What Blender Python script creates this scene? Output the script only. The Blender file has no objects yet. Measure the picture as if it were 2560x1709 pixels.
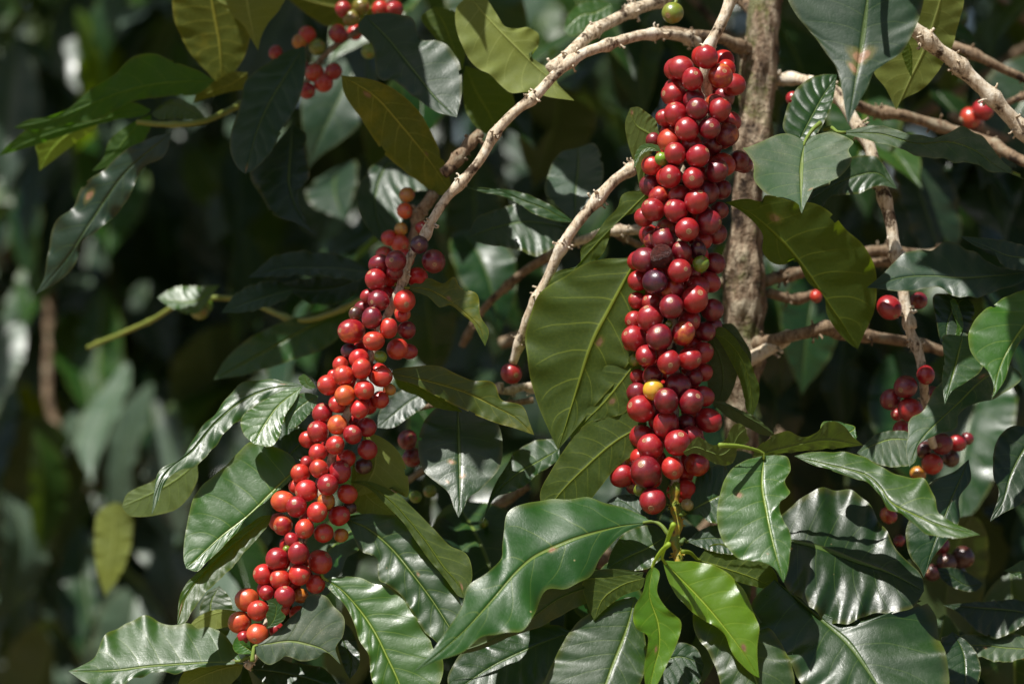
import bpy, math, random
import numpy as np
from mathutils import Vector, Matrix
rnd = random.Random(7)
# ------------------------------------------------------------------ camera, sky, sun, exposure
D0 = 1.5716          # metres from the lens to the fruit in focus
S = 0.00026          # metres per photo pixel (2560 wide) at that distance
CZ = 1.30
scn = bpy.context.scene
COL = scn.collection
cam = bpy.data.cameras.new('camera'); camo = bpy.data.objects.new('camera', cam); COL.objects.link(camo)
camo.location = (0, 0, CZ); camo.rotation_euler = (math.radians(90), 0, 0)
cam.lens = 85; cam.sensor_width = 36; cam.clip_start = 0.02; cam.clip_end = 500
cam.dof.use_dof = True; cam.dof.focus_distance = D0 - 0.02; cam.dof.aperture_fstop = 3.5; cam.dof.aperture_blades = 9
scn.camera = camo
SUN = Vector((-0.30, -0.33, 0.89)).normalized()
w = bpy.data.worlds.new("World"); scn.world = w; w.use_nodes = True
nt = w.node_tree; nt.nodes.clear()
sky = nt.nodes.new('ShaderNodeTexSky'); sky.sky_type = 'NISHITA'; sky.sun_disc = False
sky.sun_elevation = math.asin(SUN.z); sky.sun_rotation = math.atan2(SUN.x, SUN.y)
sky.air_density = 1.0; sky.dust_density = 2.0
bg = nt.nodes.new('ShaderNodeBackground'); bg.inputs['Strength'].default_value = 0.05
out = nt.nodes.new('ShaderNodeOutputWorld')
nt.links.new(sky.outputs[0], bg.inputs[0]); nt.links.new(bg.outputs[0], out.inputs[0])
sl = bpy.data.lights.new('sun', 'SUN'); sl.energy = 5.0; sl.angle = math.radians(0.55); sl.color = (1.0, 0.965, 0.91)
so = bpy.data.objects.new('sun', sl); COL.objects.link(so); so.rotation_euler = SUN.to_track_quat('Z', 'Y').to_euler()
so.location = (-1, -1.5, 4)
scn.view_settings.view_transform = 'Standard'; scn.view_settings.look = 'None'
scn.view_settings.exposure = 0.42; scn.view_settings.gamma = 1.0
scn.cycles.max_bounces = 7; scn.cycles.diffuse_bounces = 2; scn.cycles.glossy_bounces = 2
scn.cycles.transmission_bounces = 4; scn.cycles.sample_clamp_indirect = 3.0
scn.cycles.use_denoising = True

# ------------------------------------------------------------------ helpers
TILES = {'V': (0, 0, 2349/2560), 'P': (0, 0, 1.0),
 'Z1': (0, 0, 1568/860), 'Z2': (850, 0, 1568/860), 'Z3': (1700, 0, 1568/860),
 'Z4': (0, 849, 1568/860), 'Z5': (850, 849, 1568/860), 'Z6': (1700, 849, 1568/860)}
for k, (x, y) in dict(A=(1500, 90), B=(1500, 330), C=(1500, 570), D=(1500, 810), E=(1500, 1030),
                      F=(780, 570), G=(700, 830), H=(640, 1080), I=(540, 1340)).items():
    TILES[k] = (x, y, 2349/420)
def px(tile, x, y):
    a, b, s = TILES[tile]; return a + x/s, b + y/s
def W(u, v, d=0.0):          # photo pixel + depth behind the focal plane (m) -> world
    y = D0 + d; k = S*y/D0
    return np.array(((u-1280)*k, y, CZ-(v-854.5)*k))
def tag(o, label=None, cat=None, group=None, kind=None):
    if label: o['label'] = label
    if cat: o['category'] = cat
    if group: o['group'] = group
    if kind: o['kind'] = kind
    return o
GROUPS = {'fruiting_branch': 'coffee branches bearing fruit', 'bare_branch': 'bare coffee branches', 'leafy_branch': 'leafy coffee branches', 'leafy_shoot': 'leafy shoots at the top edge', 'coffee_bush': 'coffee bushes', 'fruiting_twig': 'small twigs bearing fruit'}
def thing(name, label, cat, loc, group=None):
    group = group or GROUPS.get(name)
    if len(label.split()) > 16: print('LONG LABEL', len(label.split()), label)
    o = bpy.data.objects.new(name, None); o.empty_display_size = 0.02; o.location = loc; COL.objects.link(o)
    return tag(o, label, cat, group)
def link(name, me, parent=None, mat=None):
    o = bpy.data.objects.new(name, me)
    if mat is not None and not me.materials: me.materials.append(mat)
    COL.objects.link(o)
    if parent is not None:
        o.parent = parent; o.matrix_parent_inverse = Matrix.Translation(-Vector(parent.location))
    return o
def mesh_np(name, verts, faces, uvs=None, smooth=True):
    me = bpy.data.meshes.new(name)
    verts = np.asarray(verts, dtype=np.float32); faces = np.asarray(faces, dtype=np.int32)
    k = faces.shape[1]
    me.vertices.add(len(verts)); me.vertices.foreach_set('co', verts.ravel())
    me.loops.add(faces.size); me.loops.foreach_set('vertex_index', faces.ravel())
    me.polygons.add(len(faces)); me.polygons.foreach_set('loop_start', np.arange(0, faces.size, k, dtype=np.int32))
    me.update(calc_edges=True)
    if uvs is not None:
        ul = me.uv_layers.new(name='UVMap'); ul.data.foreach_set('uv', np.asarray(uvs, dtype=np.float32)[faces.ravel()].ravel())
    if smooth: me.polygons.foreach_set('use_smooth', np.ones(len(faces), dtype=bool))
    me.validate(); return me
def spline(pts, n, param=None):
    P = np.asarray(pts, float)
    seg = np.linalg.norm(np.diff(P, axis=0), axis=1)**0.5 + 1e-9
    T = np.concatenate(([0], np.cumsum(seg)))
    # centripetal Catmull-Rom evaluated densely, then resampled by arc length
    E = np.vstack((2*P[0]-P[1], P, 2*P[-1]-P[-2])); TE = np.concatenate(([-seg[0]], T, [T[-1]+seg[-1]]))
    dense = []
    for i in range(len(P)-1):
        t0, t1, t2, t3 = TE[i:i+4]; p0, p1, p2, p3 = E[i:i+4]
        t = np.linspace(t1, t2, 24, endpoint=(i == len(P)-2))[:, None]
        A1 = (t1-t)/(t1-t0)*p0+(t-t0)/(t1-t0)*p1; A2 = (t2-t)/(t2-t1)*p1+(t-t1)/(t2-t1)*p2; A3 = (t3-t)/(t3-t2)*p2+(t-t2)/(t3-t2)*p3
        B1 = (t2-t)/(t2-t0)*A1+(t-t0)/(t2-t0)*A2; B2 = (t3-t)/(t3-t1)*A2+(t-t1)/(t3-t1)*A3
        dense.append((t2-t)/(t2-t1)*B1+(t-t1)/(t2-t1)*B2)
    Q = np.vstack(dense); L = np.concatenate(([0], np.cumsum(np.linalg.norm(np.diff(Q, axis=0), axis=1))))
    u = np.linspace(0, L[-1], n) if param is None else param*L[-1]
    return np.stack([np.interp(u, L, Q[:, k]) for k in range(Q.shape[1])], 1)
_gr = np.random.RandomState(3)
_tab = _gr.rand(32, 32, 32)
def vnoise(p):                       # smooth value noise, p (n,3) -> (n,) in -1..1
    p = np.asarray(p, float); i = np.floor(p).astype(int); f = p-i; f = f*f*(3-2*f); i &= 31; j = (i+1) & 31
    g = lambda a, b, c: _tab[a, b, c]
    x0, y0, z0 = i.T; x1, y1, z1 = j.T; fx, fy, fz = f.T
    c00 = g(x0, y0, z0)*(1-fx)+g(x1, y0, z0)*fx; c10 = g(x0, y1, z0)*(1-fx)+g(x1, y1, z0)*fx
    c01 = g(x0, y0, z1)*(1-fx)+g(x1, y0, z1)*fx; c11 = g(x0, y1, z1)*(1-fx)+g(x1, y1, z1)*fx
    return ((c00*(1-fy)+c10*fy)*(1-fz)+(c01*(1-fy)+c11*fy)*fz)*2-1

# ------------------------------------------------------------------ node helpers
class NB:
    def __init__(s, name):
        s.m = bpy.data.materials.new(name); s.m.use_nodes = True; s.t = s.m.node_tree; s.t.nodes.clear()
        s.out = s.n('ShaderNodeOutputMaterial')
    def n(s, k, **kw):
        x = s.t.nodes.new(k)
        for a, b in kw.items(): setattr(x, a, b)
        return x
    def set(s, sock, v):
        if isinstance(v, bpy.types.NodeSocket): s.t.links.new(v, sock)
        elif v is not None:
            if isinstance(v, (tuple, list)) and len(v) == 3 and sock.type == 'RGBA': v = (*v, 1)
            sock.default_value = v
    def math(s, op, a, b=None, c=None, clamp=False):
        x = s.n('ShaderNodeMath', operation=op, use_clamp=clamp); s.set(x.inputs[0], a)
        if b is not None: s.set(x.inputs[1], b)
        if c is not None: s.set(x.inputs[2], c)
        return x.outputs[0]
    def mix(s, f, a, b, blend='MIX'):
        x = s.n('ShaderNodeMix', data_type='RGBA', blend_type=blend); s.set(x.inputs[0], f); s.set(x.inputs[6], a); s.set(x.inputs[7], b)
        return x.outputs[2]
    def noise(s, vec, scale, detail=3, rough=0.5, dist=0.0, color=False):
        x = s.n('ShaderNodeTexNoise'); s.set(x.inputs['Vector'], vec); x.inputs['Scale'].default_value = scale
        x.inputs['Detail'].default_value = detail; x.inputs['Roughness'].default_value = rough; x.inputs['Distortion'].default_value = dist
        return x.outputs[1 if color else 0]
    def ramp(s, f, stops, interp='LINEAR'):
        x = s.n('ShaderNodeValToRGB'); x.color_ramp.interpolation = interp; e = x.color_ramp.elements
        while len(e) < len(stops): e.new(0.5)
        for k, (p, c) in enumerate(stops):
            e[k].position = p; e[k].color = (*c, 1) if isinstance(c, (tuple, list)) else (c, c, c, 1)
        s.set(x.inputs[0], f); return x.outputs[0]
    def sstep(s, v, a, b):             # 0 at a, 1 at b
        x = s.n('ShaderNodeMapRange', interpolation_type='SMOOTHSTEP', clamp=True)
        s.set(x.inputs[0], v); s.set(x.inputs[1], a); s.set(x.inputs[2], b); x.inputs[3].default_value = 0; x.inputs[4].default_value = 1
        return x.outputs[0]
    def bump(s, h, strength, dist, normal=None):
        x = s.n('ShaderNodeBump'); x.inputs['Strength'].default_value = strength; x.inputs['Distance'].default_value = dist
        s.set(x.inputs['Height'], h)
        if normal is not None: s.set(x.inputs['Normal'], normal)
        return x.outputs[0]
    def bsdf(s, **kw):
        x = s.n('ShaderNodeBsdfPrincipled')
        for a, b in kw.items(): s.set(x.inputs[a.replace('_', ' ')], b)
        return x
# ------------------------------------------------------------------ materials
NV = 8.5             # pairs of side veins on a coffee leaf
def leaf_mat(name, top, under, vein, trans=(0.16, 0.26, 0.02), rough=0.33, tfac=0.25, dust=0.0, yellow=0.0, ycol=(0.35, 0.26, 0.03), veinw=1.0, quilt=0.14, speckle=0.0):
    b = NB(name)
    uv = b.n('ShaderNodeUVMap').outputs[0]; sp = b.n('ShaderNodeSeparateXYZ'); b.set(sp.inputs[0], uv)
    t, v = sp.outputs[0], sp.outputs[1]
    oi = b.n('ShaderNodeObjectInfo'); rv = oi.outputs['Random']
    obj = b.n('ShaderNodeTexCoord').outputs['Object']
    off = b.n('ShaderNodeVectorMath', operation='ADD'); b.set(off.inputs[0], obj)
    cx = b.n('ShaderNodeCombineXYZ'); b.set(cx.inputs[0], b.math('MULTIPLY', rv, 37.0)); b.set(off.inputs[1], cx.outputs[0]); pos = off.outputs[0]
    s = b.math('MULTIPLY', b.math('SUBTRACT', v, 0.5), 2.0); a = b.math('ABSOLUTE', s)
    # side veins
    sgn = b.math('MULTIPLY', b.math('SIGN', s), 0.18)
    warp = b.math('MULTIPLY', b.noise(pos, 26, 2), 0.42)
    ph = b.math('ADD', b.math('ADD', b.math('MULTIPLY', b.math('SUBTRACT', t, b.math('MULTIPLY', b.math('POWER', a, 1.35), 0.15)), NV), sgn), warp)
    fr = b.math('ABSOLUTE', b.math('SUBTRACT', b.math('FRACT', ph), 0.5))     # .5 on the vein
    vd = b.math('SUBTRACT', 0.5, fr)
    wv = b.math('MULTIPLY_ADD', a, -0.028*veinw, 0.042*veinw)
    vl = b.math('SUBTRACT', 1.0, b.sstep(vd, 0.0, wv))
    vl = b.math('MULTIPLY', vl, b.math('SUBTRACT', 1.0, b.sstep(a, 0.72, 0.95)))
    mw = b.math('MULTIPLY_ADD', t, -0.03, 0.052)
    ml = b.math('SUBTRACT', 1.0, b.sstep(a, b.math('MULTIPLY', mw, 0.5), b.math('MULTIPLY', mw, 1.2)))
    net = b.n('ShaderNodeTexVoronoi', feature='DISTANCE_TO_EDGE'); b.set(net.inputs['Vector'], pos); net.inputs['Scale'].default_value = 330
    nl = b.math('SUBTRACT', 1.0, b.sstep(net.outputs[0], 0.0, 0.12))
    # colours
    big = b.noise(pos, 22, 4, 0.6); fine = b.noise(pos, 160, 3, 0.6)
    col = b.mix(b.sstep(big, 0.3, 0.7), top, tuple(c*k for c, k in zip(top, (0.62, 0.72, 0.7))))
    col = b.mix(b.math('MULTIPLY', fine, 0.35), col, tuple(c*1.5 for c in top))
    hv = b.n('ShaderNodeHueSaturation'); b.set(hv.inputs['Color'], col); b.set(hv.inputs['Value'], b.math('MULTIPLY_ADD', rv, 0.5, 0.75))
    b.set(hv.inputs['Hue'], b.math('MULTIPLY_ADD', b.math('FRACT', b.math('MULTIPLY', rv, 13.7)), 0.03, 0.485)); col = hv.outputs[0]
    edge = b.sstep(b.math('ADD', a, b.math('MULTIPLY', b.noise(pos, 45, 3), 0.25)), 0.98, 1.14)
    yn = b.sstep(b.math('ADD', b.noise(pos, 35, 4, 0.65), yellow*0.5 - 0.28), 0.42, 0.62)
    yf = b.math('MAXIMUM', b.math('MULTIPLY', yn, min(1, yellow*1.1)), b.math('MULTIPLY', edge, 0.12+0.6*yellow))
    col = b.mix(yf, col, ycol)
    col = b.mix(b.math('MULTIPLY', vl, 0.45), col, vein)
    col = b.mix(b.math('MULTIPLY', ml, 0.9), col, vein)
    if dust > 0:
        dn = b.sstep(b.noise(pos, 1400, 2, 0.7), 0.60, 0.74); dl = b.sstep(b.noise(pos, 60, 4, 0.7), 0.35, 0.75)
        col = b.mix(b.math('MULTIPLY', b.math('MULTIPLY', dn, dl), dust), col, (0.42, 0.38, 0.24))
        col = b.mix(b.math('MULTIPLY', dl, dust*0.22), col, (0.30, 0.28, 0.20))
    pk = b.n('ShaderNodeTexVoronoi'); b.set(pk.inputs['Vector'], pos); pk.inputs['Scale'].default_value = 75
    pc = b.n('ShaderNodeSeparateColor'); b.set(pc.inputs[0], pk.outputs['Color'])
    dot = b.math('MULTIPLY', b.math('SUBTRACT', 1.0, b.sstep(pk.outputs['Distance'], 0.03, 0.075)), b.sstep(pc.outputs[0], 0.86-speckle, 0.88-speckle))
    col = b.mix(b.math('MULTIPLY', dot, 0.8), col, b.mix(pc.outputs[1], (0.45, 0.40, 0.2), (0.06, 0.03, 0.01)))
    un = b.mix(b.math('MULTIPLY', fine, 0.5), under, tuple(c*0.7 for c in under))
    un = b.mix(b.sstep(big, 0.35, 0.7), un, tuple(c*k for c, k in zip(under, (1.05, 1.0, 0.6))))
    un = b.mix(b.math('MULTIPLY', yf, 0.8), un, ycol)
    un = b.mix(b.math('MULTIPLY', nl, 0.15), un, vein)
    un = b.mix(b.math('MULTIPLY', vl, 0.85), un, tuple(min(1, c*1.1) for c in vein)); un = b.mix(ml, un, tuple(min(1, c*1.15) for c in vein))
    rim = b.math('MULTIPLY', b.sstep(a, 0.965, 0.985), 0.45)
    un = b.mix(rim, un, vein); col = b.mix(b.math('MULTIPLY', rim, 0.6), col, vein)
    bf = b.n('ShaderNodeNewGeometry').outputs['Backfacing']
    col = b.mix(bf, col, un)
    # blotches at given places on the blade (t, v, radius) read from the leaf
    hole = None
    for k in ('spot_a', 'spot_b', 'spot_c'):
        at = b.n('ShaderNodeAttribute', attribute_type='OBJECT', attribute_name=k); q = b.n('ShaderNodeSeparateXYZ'); b.set(q.inputs[0], at.outputs['Vector'])
        dx = b.math('SUBTRACT', t, q.outputs[0]); dy = b.math('MULTIPLY', b.math('SUBTRACT', v, q.outputs[1]), 0.5)
        d = b.math('SQRT', b.math('ADD', b.math('MULTIPLY', dx, dx), b.math('MULTIPLY', dy, dy)))
        d = b.math('ADD', d, b.math('MULTIPLY', b.math('SUBTRACT', b.noise(pos, 190, 3), 0.5), 0.03))
        r = q.outputs[2]; r2 = b.math('MULTIPLY', r, 0.6); on = b.math('GREATER_THAN', r, 0.001)
        halo = b.math('MULTIPLY', b.math('SUBTRACT', 1.0, b.sstep(d, r, b.math('MULTIPLY', r, 1.7))), on)
        core = b.math('MULTIPLY', b.math('SUBTRACT', 1.0, b.sstep(d, r2, r)), on)
        col = b.mix(b.math('MULTIPLY', halo, 0.35), col, (0.24, 0.19, 0.03))
        col = b.mix(core, col, b.mix(b.noise(pos, 400, 3), (0.06, 0.025, 0.012), (0.48, 0.27, 0.14)))
    # relief
    h = b.math('MULTIPLY', b.math('SUBTRACT', 1.0, b.math('POWER', b.math('MULTIPLY', fr, 2.0), 3.0)), quilt)
    h = b.math('ADD', h, b.math('MULTIPLY', nl, -0.03)); h = b.math('ADD', h, b.math('MULTIPLY', b.noise(pos, 240, 3, 0.6), 0.16))
    h = b.math('SUBTRACT', h, b.math('MULTIPLY', ml, 0.8))
    bp = b.bump(h, 0.6, 0.0011)
    ro = b.math('ADD', b.math('MULTIPLY', bf, 0.24), b.math('MULTIPLY_ADD', b.sstep(b.noise(pos, 48, 5, 0.75), 0.30, 0.72), 0.24, rough-0.03 + dust*0.10))
    pr = b.bsdf(Base_Color=col, Roughness=ro, Normal=bp); pr.inputs['IOR'].default_value = 1.54
    pr.inputs['Specular IOR Level'].default_value = 0.5
    tr = b.n('ShaderNodeBsdfTranslucent'); b.set(tr.inputs[0], b.mix(yf, b.mix(b.math('MULTIPLY', b.math('MAXIMUM', vl, ml), 0.5), trans, tuple(c*1.3 for c in vein)), tuple(c*1.2 for c in ycol)))
    ms = b.n('ShaderNodeMixShader'); b.set(ms.inputs[0], tfac); b.set(ms.inputs[1], pr.outputs[0]); b.set(ms.inputs[2], tr.outputs[0])
    b.set(b.out.inputs[0], ms.outputs[0]); return b.m
LM = {
 'green': leaf_mat('leaf_green', (0.020, 0.064, 0.009), (0.085, 0.13, 0.022), (0.15, 0.22, 0.03)),
 'fresh': leaf_mat('leaf_fresh', (0.038, 0.108, 0.011), (0.13, 0.20, 0.04), (0.24, 0.34, 0.04), rough=0.30, tfac=0.3),
 'backlit': leaf_mat('leaf_backlit', (0.03, 0.09, 0.01), (0.030, 0.085, 0.005), (0.12, 0.22, 0.02), trans=(0.12, 0.34, 0.008), rough=0.36, tfac=0.5, yellow=0.1),
 'sky_sheen': leaf_mat('leaf_sky_sheen', (0.072, 0.108, 0.072), (0.07, 0.11, 0.04), (0.09, 0.14, 0.06), trans=(0.06, 0.12, 0.02), rough=0.30, tfac=0.12),  # pale grey-green base carries the sky's sheen on far leaves as colour
 'lime': leaf_mat('leaf_lime', (0.13, 0.28, 0.012), (0.20, 0.34, 0.03), (0.36, 0.50, 0.05), trans=(0.35, 0.5, 0.02), rough=0.27, tfac=0.4),
 'dark': leaf_mat('leaf_dark', (0.011, 0.038, 0.008), (0.05, 0.085, 0.02), (0.07, 0.12, 0.02), trans=(0.05, 0.10, 0.01), rough=0.30, tfac=0.12),
 'slate': leaf_mat('leaf_slate', (0.016, 0.044, 0.018), (0.06, 0.10, 0.03), (0.08, 0.13, 0.03), trans=(0.06, 0.12, 0.01), rough=0.36, tfac=0.15, dust=0.1),
 'dusty': leaf_mat('leaf_dusty', (0.022, 0.058, 0.015), (0.07, 0.11, 0.03), (0.15, 0.22, 0.03), trans=(0.08, 0.15, 0.01), rough=0.40, tfac=0.15, dust=0.75, speckle=0.1),
 'olive': leaf_mat('leaf_olive', (0.04, 0.10, 0.012), (0.050, 0.094, 0.006), (0.21, 0.27, 0.02), trans=(0.22, 0.34, 0.006), rough=0.36, tfac=0.5, yellow=0.22, ycol=(0.17, 0.18, 0.008)),
 'pale': leaf_mat('leaf_pale', (0.07, 0.12, 0.02), (0.19, 0.24, 0.045), (0.30, 0.35, 0.08), trans=(0.28, 0.36, 0.03), rough=0.40, tfac=0.4, yellow=0.1, ycol=(0.28, 0.27, 0.03)),
 'yellow': leaf_mat('leaf_yellow', (0.07, 0.12, 0.012), (0.095, 0.13, 0.006), (0.34, 0.34, 0.04), trans=(0.24, 0.26, 0.006), rough=0.36, tfac=0.4, yellow=0.40, ycol=(0.36, 0.30, 0.010)),
}
def bark_mat(name, c1, c2, c3, lichen, scale=1.0, moss=0.0, bs=0.7, bd=1.0):
    b = NB(name)
    uv = b.n('ShaderNodeUVMap').outputs[0]
    mp = b.n('ShaderNodeMapping'); b.set(mp.inputs[0], uv); mp.inputs['Scale'].default_value = (1.0, 0.22, 1)
    obj = b.n('ShaderNodeTexCoord').outputs['Object']
    m2 = b.n('ShaderNodeMapping'); b.set(m2.inputs[0], obj); m2.inputs['Scale'].default_value = (1, 1, 0.35)
    st = b.noise(m2.outputs[0], 420*scale, 5, 0.65); bl = b.noise(obj, 70*scale, 4, 0.65); fi = b.noise(obj, 900*scale, 3, 0.7)
    col = b.ramp(st, [(0.28, c3), (0.47, c1), (0.72, c2)])
    col = b.mix(b.sstep(bl, 0.52, 0.66), col, lichen); col = b.mix(b.sstep(bl, 0.46, 0.34), col, tuple(c*0.5 for c in c3))
    if moss: col = b.mix(b.math('MULTIPLY', b.sstep(b.noise(obj, 28, 5, 0.7), 0.5, 0.62), moss), col, (0.10, 0.12, 0.025))
    col = b.mix(b.math('MULTIPLY', fi, 0.15), col, (0.03, 0.02, 0.012))
    h = b.math('ADD', b.math('MULTIPLY', st, 0.8), b.math('MULTIPLY', fi, 0.25)); h = b.math('ADD', h, bl)
    pr = b.bsdf(Base_Color=col, Roughness=0.82, Normal=b.bump(h, bs, 0.0014*bd/scale)); pr.inputs['Specular IOR Level'].default_value = 0.25
    b.set(b.out.inputs[0], pr.outputs[0]); return b.m
BARK = bark_mat('twig_bark', (0.58, 0.47, 0.33), (0.84, 0.76, 0.61), (0.13, 0.08, 0.045), (0.78, 0.71, 0.58))
BROWN = bark_mat('brown_bark', (0.22, 0.15, 0.09), (0.36, 0.27, 0.18), (0.07, 0.045, 0.03), (0.34, 0.29, 0.2))
TRUNK = bark_mat('trunk_bark', (0.22, 0.15, 0.095), (0.60, 0.49, 0.35), (0.05, 0.03, 0.02), (0.50, 0.43, 0.31), scale=0.42, moss=0.75, bs=1.0, bd=2.2)
def shoot_mat():
    b = NB('green_shoot'); obj = b.n('ShaderNodeTexCoord').outputs['Object']
    n = b.noise(obj, 120, 4, 0.6)
    col = b.ramp(n, [(0.30, (0.10, 0.05, 0.03)), (0.42, (0.42, 0.26, 0.02)), (0.52, (0.20, 0.24, 0.03)), (0.75, (0.11, 0.19, 0.025))])
    pr = b.bsdf(Base_Color=col, Roughness=0.45, Normal=b.bump(b.noise(obj, 500, 3), 0.5, 0.001)); b.set(b.out.inputs[0], pr.outputs[0]); return b.m
SHOOT = shoot_mat()
def petiole_mat():
    b = NB('petiole_green'); obj = b.n('ShaderNodeTexCoord').outputs['Object']
    pr = b.bsdf(Base_Color=b.mix(b.noise(obj, 90, 3), (0.13, 0.19, 0.025), (0.26, 0.27, 0.05)), Roughness=0.42); b.set(b.out.inputs[0], pr.outputs[0]); return b.m
PETI = petiole_mat()
TWIG = bark_mat('olive_bark', (0.09, 0.11, 0.03), (0.18, 0.19, 0.06), (0.04, 0.04, 0.02), (0.15, 0.14, 0.07))
def cherry_mat():
    b = NB('cherry_skin'); oi = b.n('ShaderNodeObjectInfo'); obj = b.n('ShaderNodeTexCoord').outputs['Object']; rv = oi.outputs['Random']
    cx = b.n('ShaderNodeCombineXYZ'); b.set(cx.inputs[0], b.math('MULTIPLY', rv, 53.0)); b.set(cx.inputs[1], b.math('MULTIPLY', rv, 17.0))
    off = b.n('ShaderNodeVectorMath', operation='ADD'); b.set(off.inputs[0], obj); b.set(off.inputs[1], cx.outputs[0]); pos = off.outputs[0]
    ca = b.n('ShaderNodeAttribute', attribute_type='OBJECT', attribute_name='tint'); base = ca.outputs['Color']
    cb = b.n('ShaderNodeAttribute', attribute_type='OBJECT', attribute_name='tint_low'); low = cb.outputs['Color']
    big = b.noise(pos, 1.1, 3, 0.55); mott = b.noise(pos, 6, 5, 0.7); sep = b.n('ShaderNodeSeparateXYZ'); b.set(sep.inputs[0], obj)
    col = b.mix(b.sstep(big, 0.42, 0.68), base, low)
    col = b.mix(b.math('MULTIPLY', b.sstep(mott, 0.55, 0.75), 0.35), col, b.mix(0.45, low, (0.62, 0.12, 0.03)))
    # rays running out from the navel
    ang = b.math('ARCTAN2', sep.outputs[1], sep.outputs[0]); rc = b.n('ShaderNodeCombineXYZ'); b.set(rc.inputs[0], b.math('MULTIPLY', ang, 5.0)); b.set(rc.inputs[1], b.math('MULTIPLY', sep.outputs[2], 0.8)); b.set(rc.inputs[2], b.math('MULTIPLY', rv, 40.0))
    col = b.mix(b.math('MULTIPLY', b.sstep(b.noise(rc.outputs[0], 1.6, 3, 0.7), 0.5, 0.75), 0.28), col, tuple((0.10, 0.004, 0.012)))
    vo = b.n('ShaderNodeTexVoronoi'); b.set(vo.inputs['Vector'], pos); vo.inputs['Scale'].default_value = 8.5
    vc = b.n('ShaderNodeSeparateColor'); b.set(vc.inputs[0], vo.outputs['Color'])
    dot = b.math('MULTIPLY', b.math('SUBTRACT', 1.0, b.sstep(vo.outputs['Distance'], 0.05, 0.13)), b.sstep(vc.outputs[0], 0.62, 0.70))
    col = b.mix(b.math('MULTIPLY', dot, 0.55), col, (0.62, 0.36, 0.18))
    sc = b.math('MULTIPLY', b.sstep(b.noise(pos, 11, 5, 0.75), 0.62, 0.72), b.sstep(b.noise(pos, 1.3, 2), 0.5, 0.66))
    col = b.mix(b.math('MULTIPLY', sc, 0.5), col, (0.50, 0.22, 0.07))
    pole = b.sstep(b.math('ARCCOSINE', b.math('DIVIDE', sep.outputs[2], b.n('ShaderNodeVectorMath', operation='LENGTH').outputs['Value'])), 0.5, 0.15)
    ln = [x for x in b.t.nodes if x.type == 'VECT_MATH' and x.operation == 'LENGTH'][0]; b.set(ln.inputs[0], obj)
    col = b.mix(b.math('MULTIPLY', pole, 0.18), col, (0.36, 0.08, 0.05))
    bloom = b.math('MULTIPLY', b.sstep(b.noise(pos, 1.8, 4, 0.65), 0.38, 0.7), 0.05)
    col = b.mix(bloom, col, (0.50, 0.30, 0.33))
    ro = b.math('MULTIPLY_ADD', b.noise(pos, 2.5, 4, 0.6), 0.22, 0.21)
    h = b.math('ADD', b.math('MULTIPLY', b.noise(pos, 26, 3, 0.7), 0.35), b.noise(pos, 2.2, 2))
    pr = b.bsdf(Base_Color=col, Roughness=ro, Normal=b.bump(h, 0.35, 0.0003)); pr.inputs['IOR'].default_value = 1.5; pr.inputs['Specular IOR Level'].default_value = 1.0
    pr.inputs['Subsurface Weight'].default_value = 0.06; pr.inputs['Subsurface Radius'].default_value = (1.0, 0.18, 0.08); pr.inputs['Subsurface Scale'].default_value = 0.0022
    b.set(b.out.inputs[0], pr.outputs[0]); return b.m
CHM = cherry_mat()
def dried_mat():
    b = NB('dried_skin'); obj = b.n('ShaderNodeTexCoord').outputs['Object']; n = b.noise(obj, 3.2, 6, 0.75, 0.6)
    col = b.ramp(n, [(0.35, (0.030, 0.004, 0.003)), (0.55, (0.10, 0.014, 0.008)), (0.72, (0.20, 0.05, 0.025))])
    pr = b.bsdf(Base_Color=col, Roughness=0.42, Normal=b.bump(n, 1.0, 0.0035)); b.set(b.out.inputs[0], pr.outputs[0]); return b.m
DRIED = dried_mat()
def scar_mat():
    b = NB('calyx_scar_skin'); obj = b.n('ShaderNodeTexCoord').outputs['Object']; sep = b.n('ShaderNodeSeparateXYZ'); b.set(sep.inputs[0], obj)
    r = b.math('SQRT', b.math('ADD', b.math('MULTIPLY', sep.outputs[0], sep.outputs[0]), b.math('MULTIPLY', sep.outputs[1], sep.outputs[1])))
    rn = b.math('ADD', r, b.math('MULTIPLY', b.math('SUBTRACT', b.noise(obj, 14, 4, 0.7), 0.5), 0.035))
    col = b.ramp(b.math('MULTIPLY', rn, 4.3), [(0.0, (0.02, 0.008, 0.004)), (0.20, (0.04, 0.015, 0.008)), (0.27, (0.50, 0.33, 0.16)), (0.43, (0.42, 0.27, 0.12)), (0.50, (0.035, 0.012, 0.006)), (0.63, (0.045, 0.015, 0.008)), (0.70, (0.52, 0.34, 0.18)), (0.84, (0.46, 0.28, 0.14)), (0.93, (0.16, 0.02, 0.015))])
    pr = b.bsdf(Base_Color=col, Roughness=0.6, Normal=b.bump(b.noise(obj, 20, 3), 0.5, 0.0004)); b.set(b.out.inputs[0], pr.outputs[0]); return b.m
SCM = scar_mat()
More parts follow.
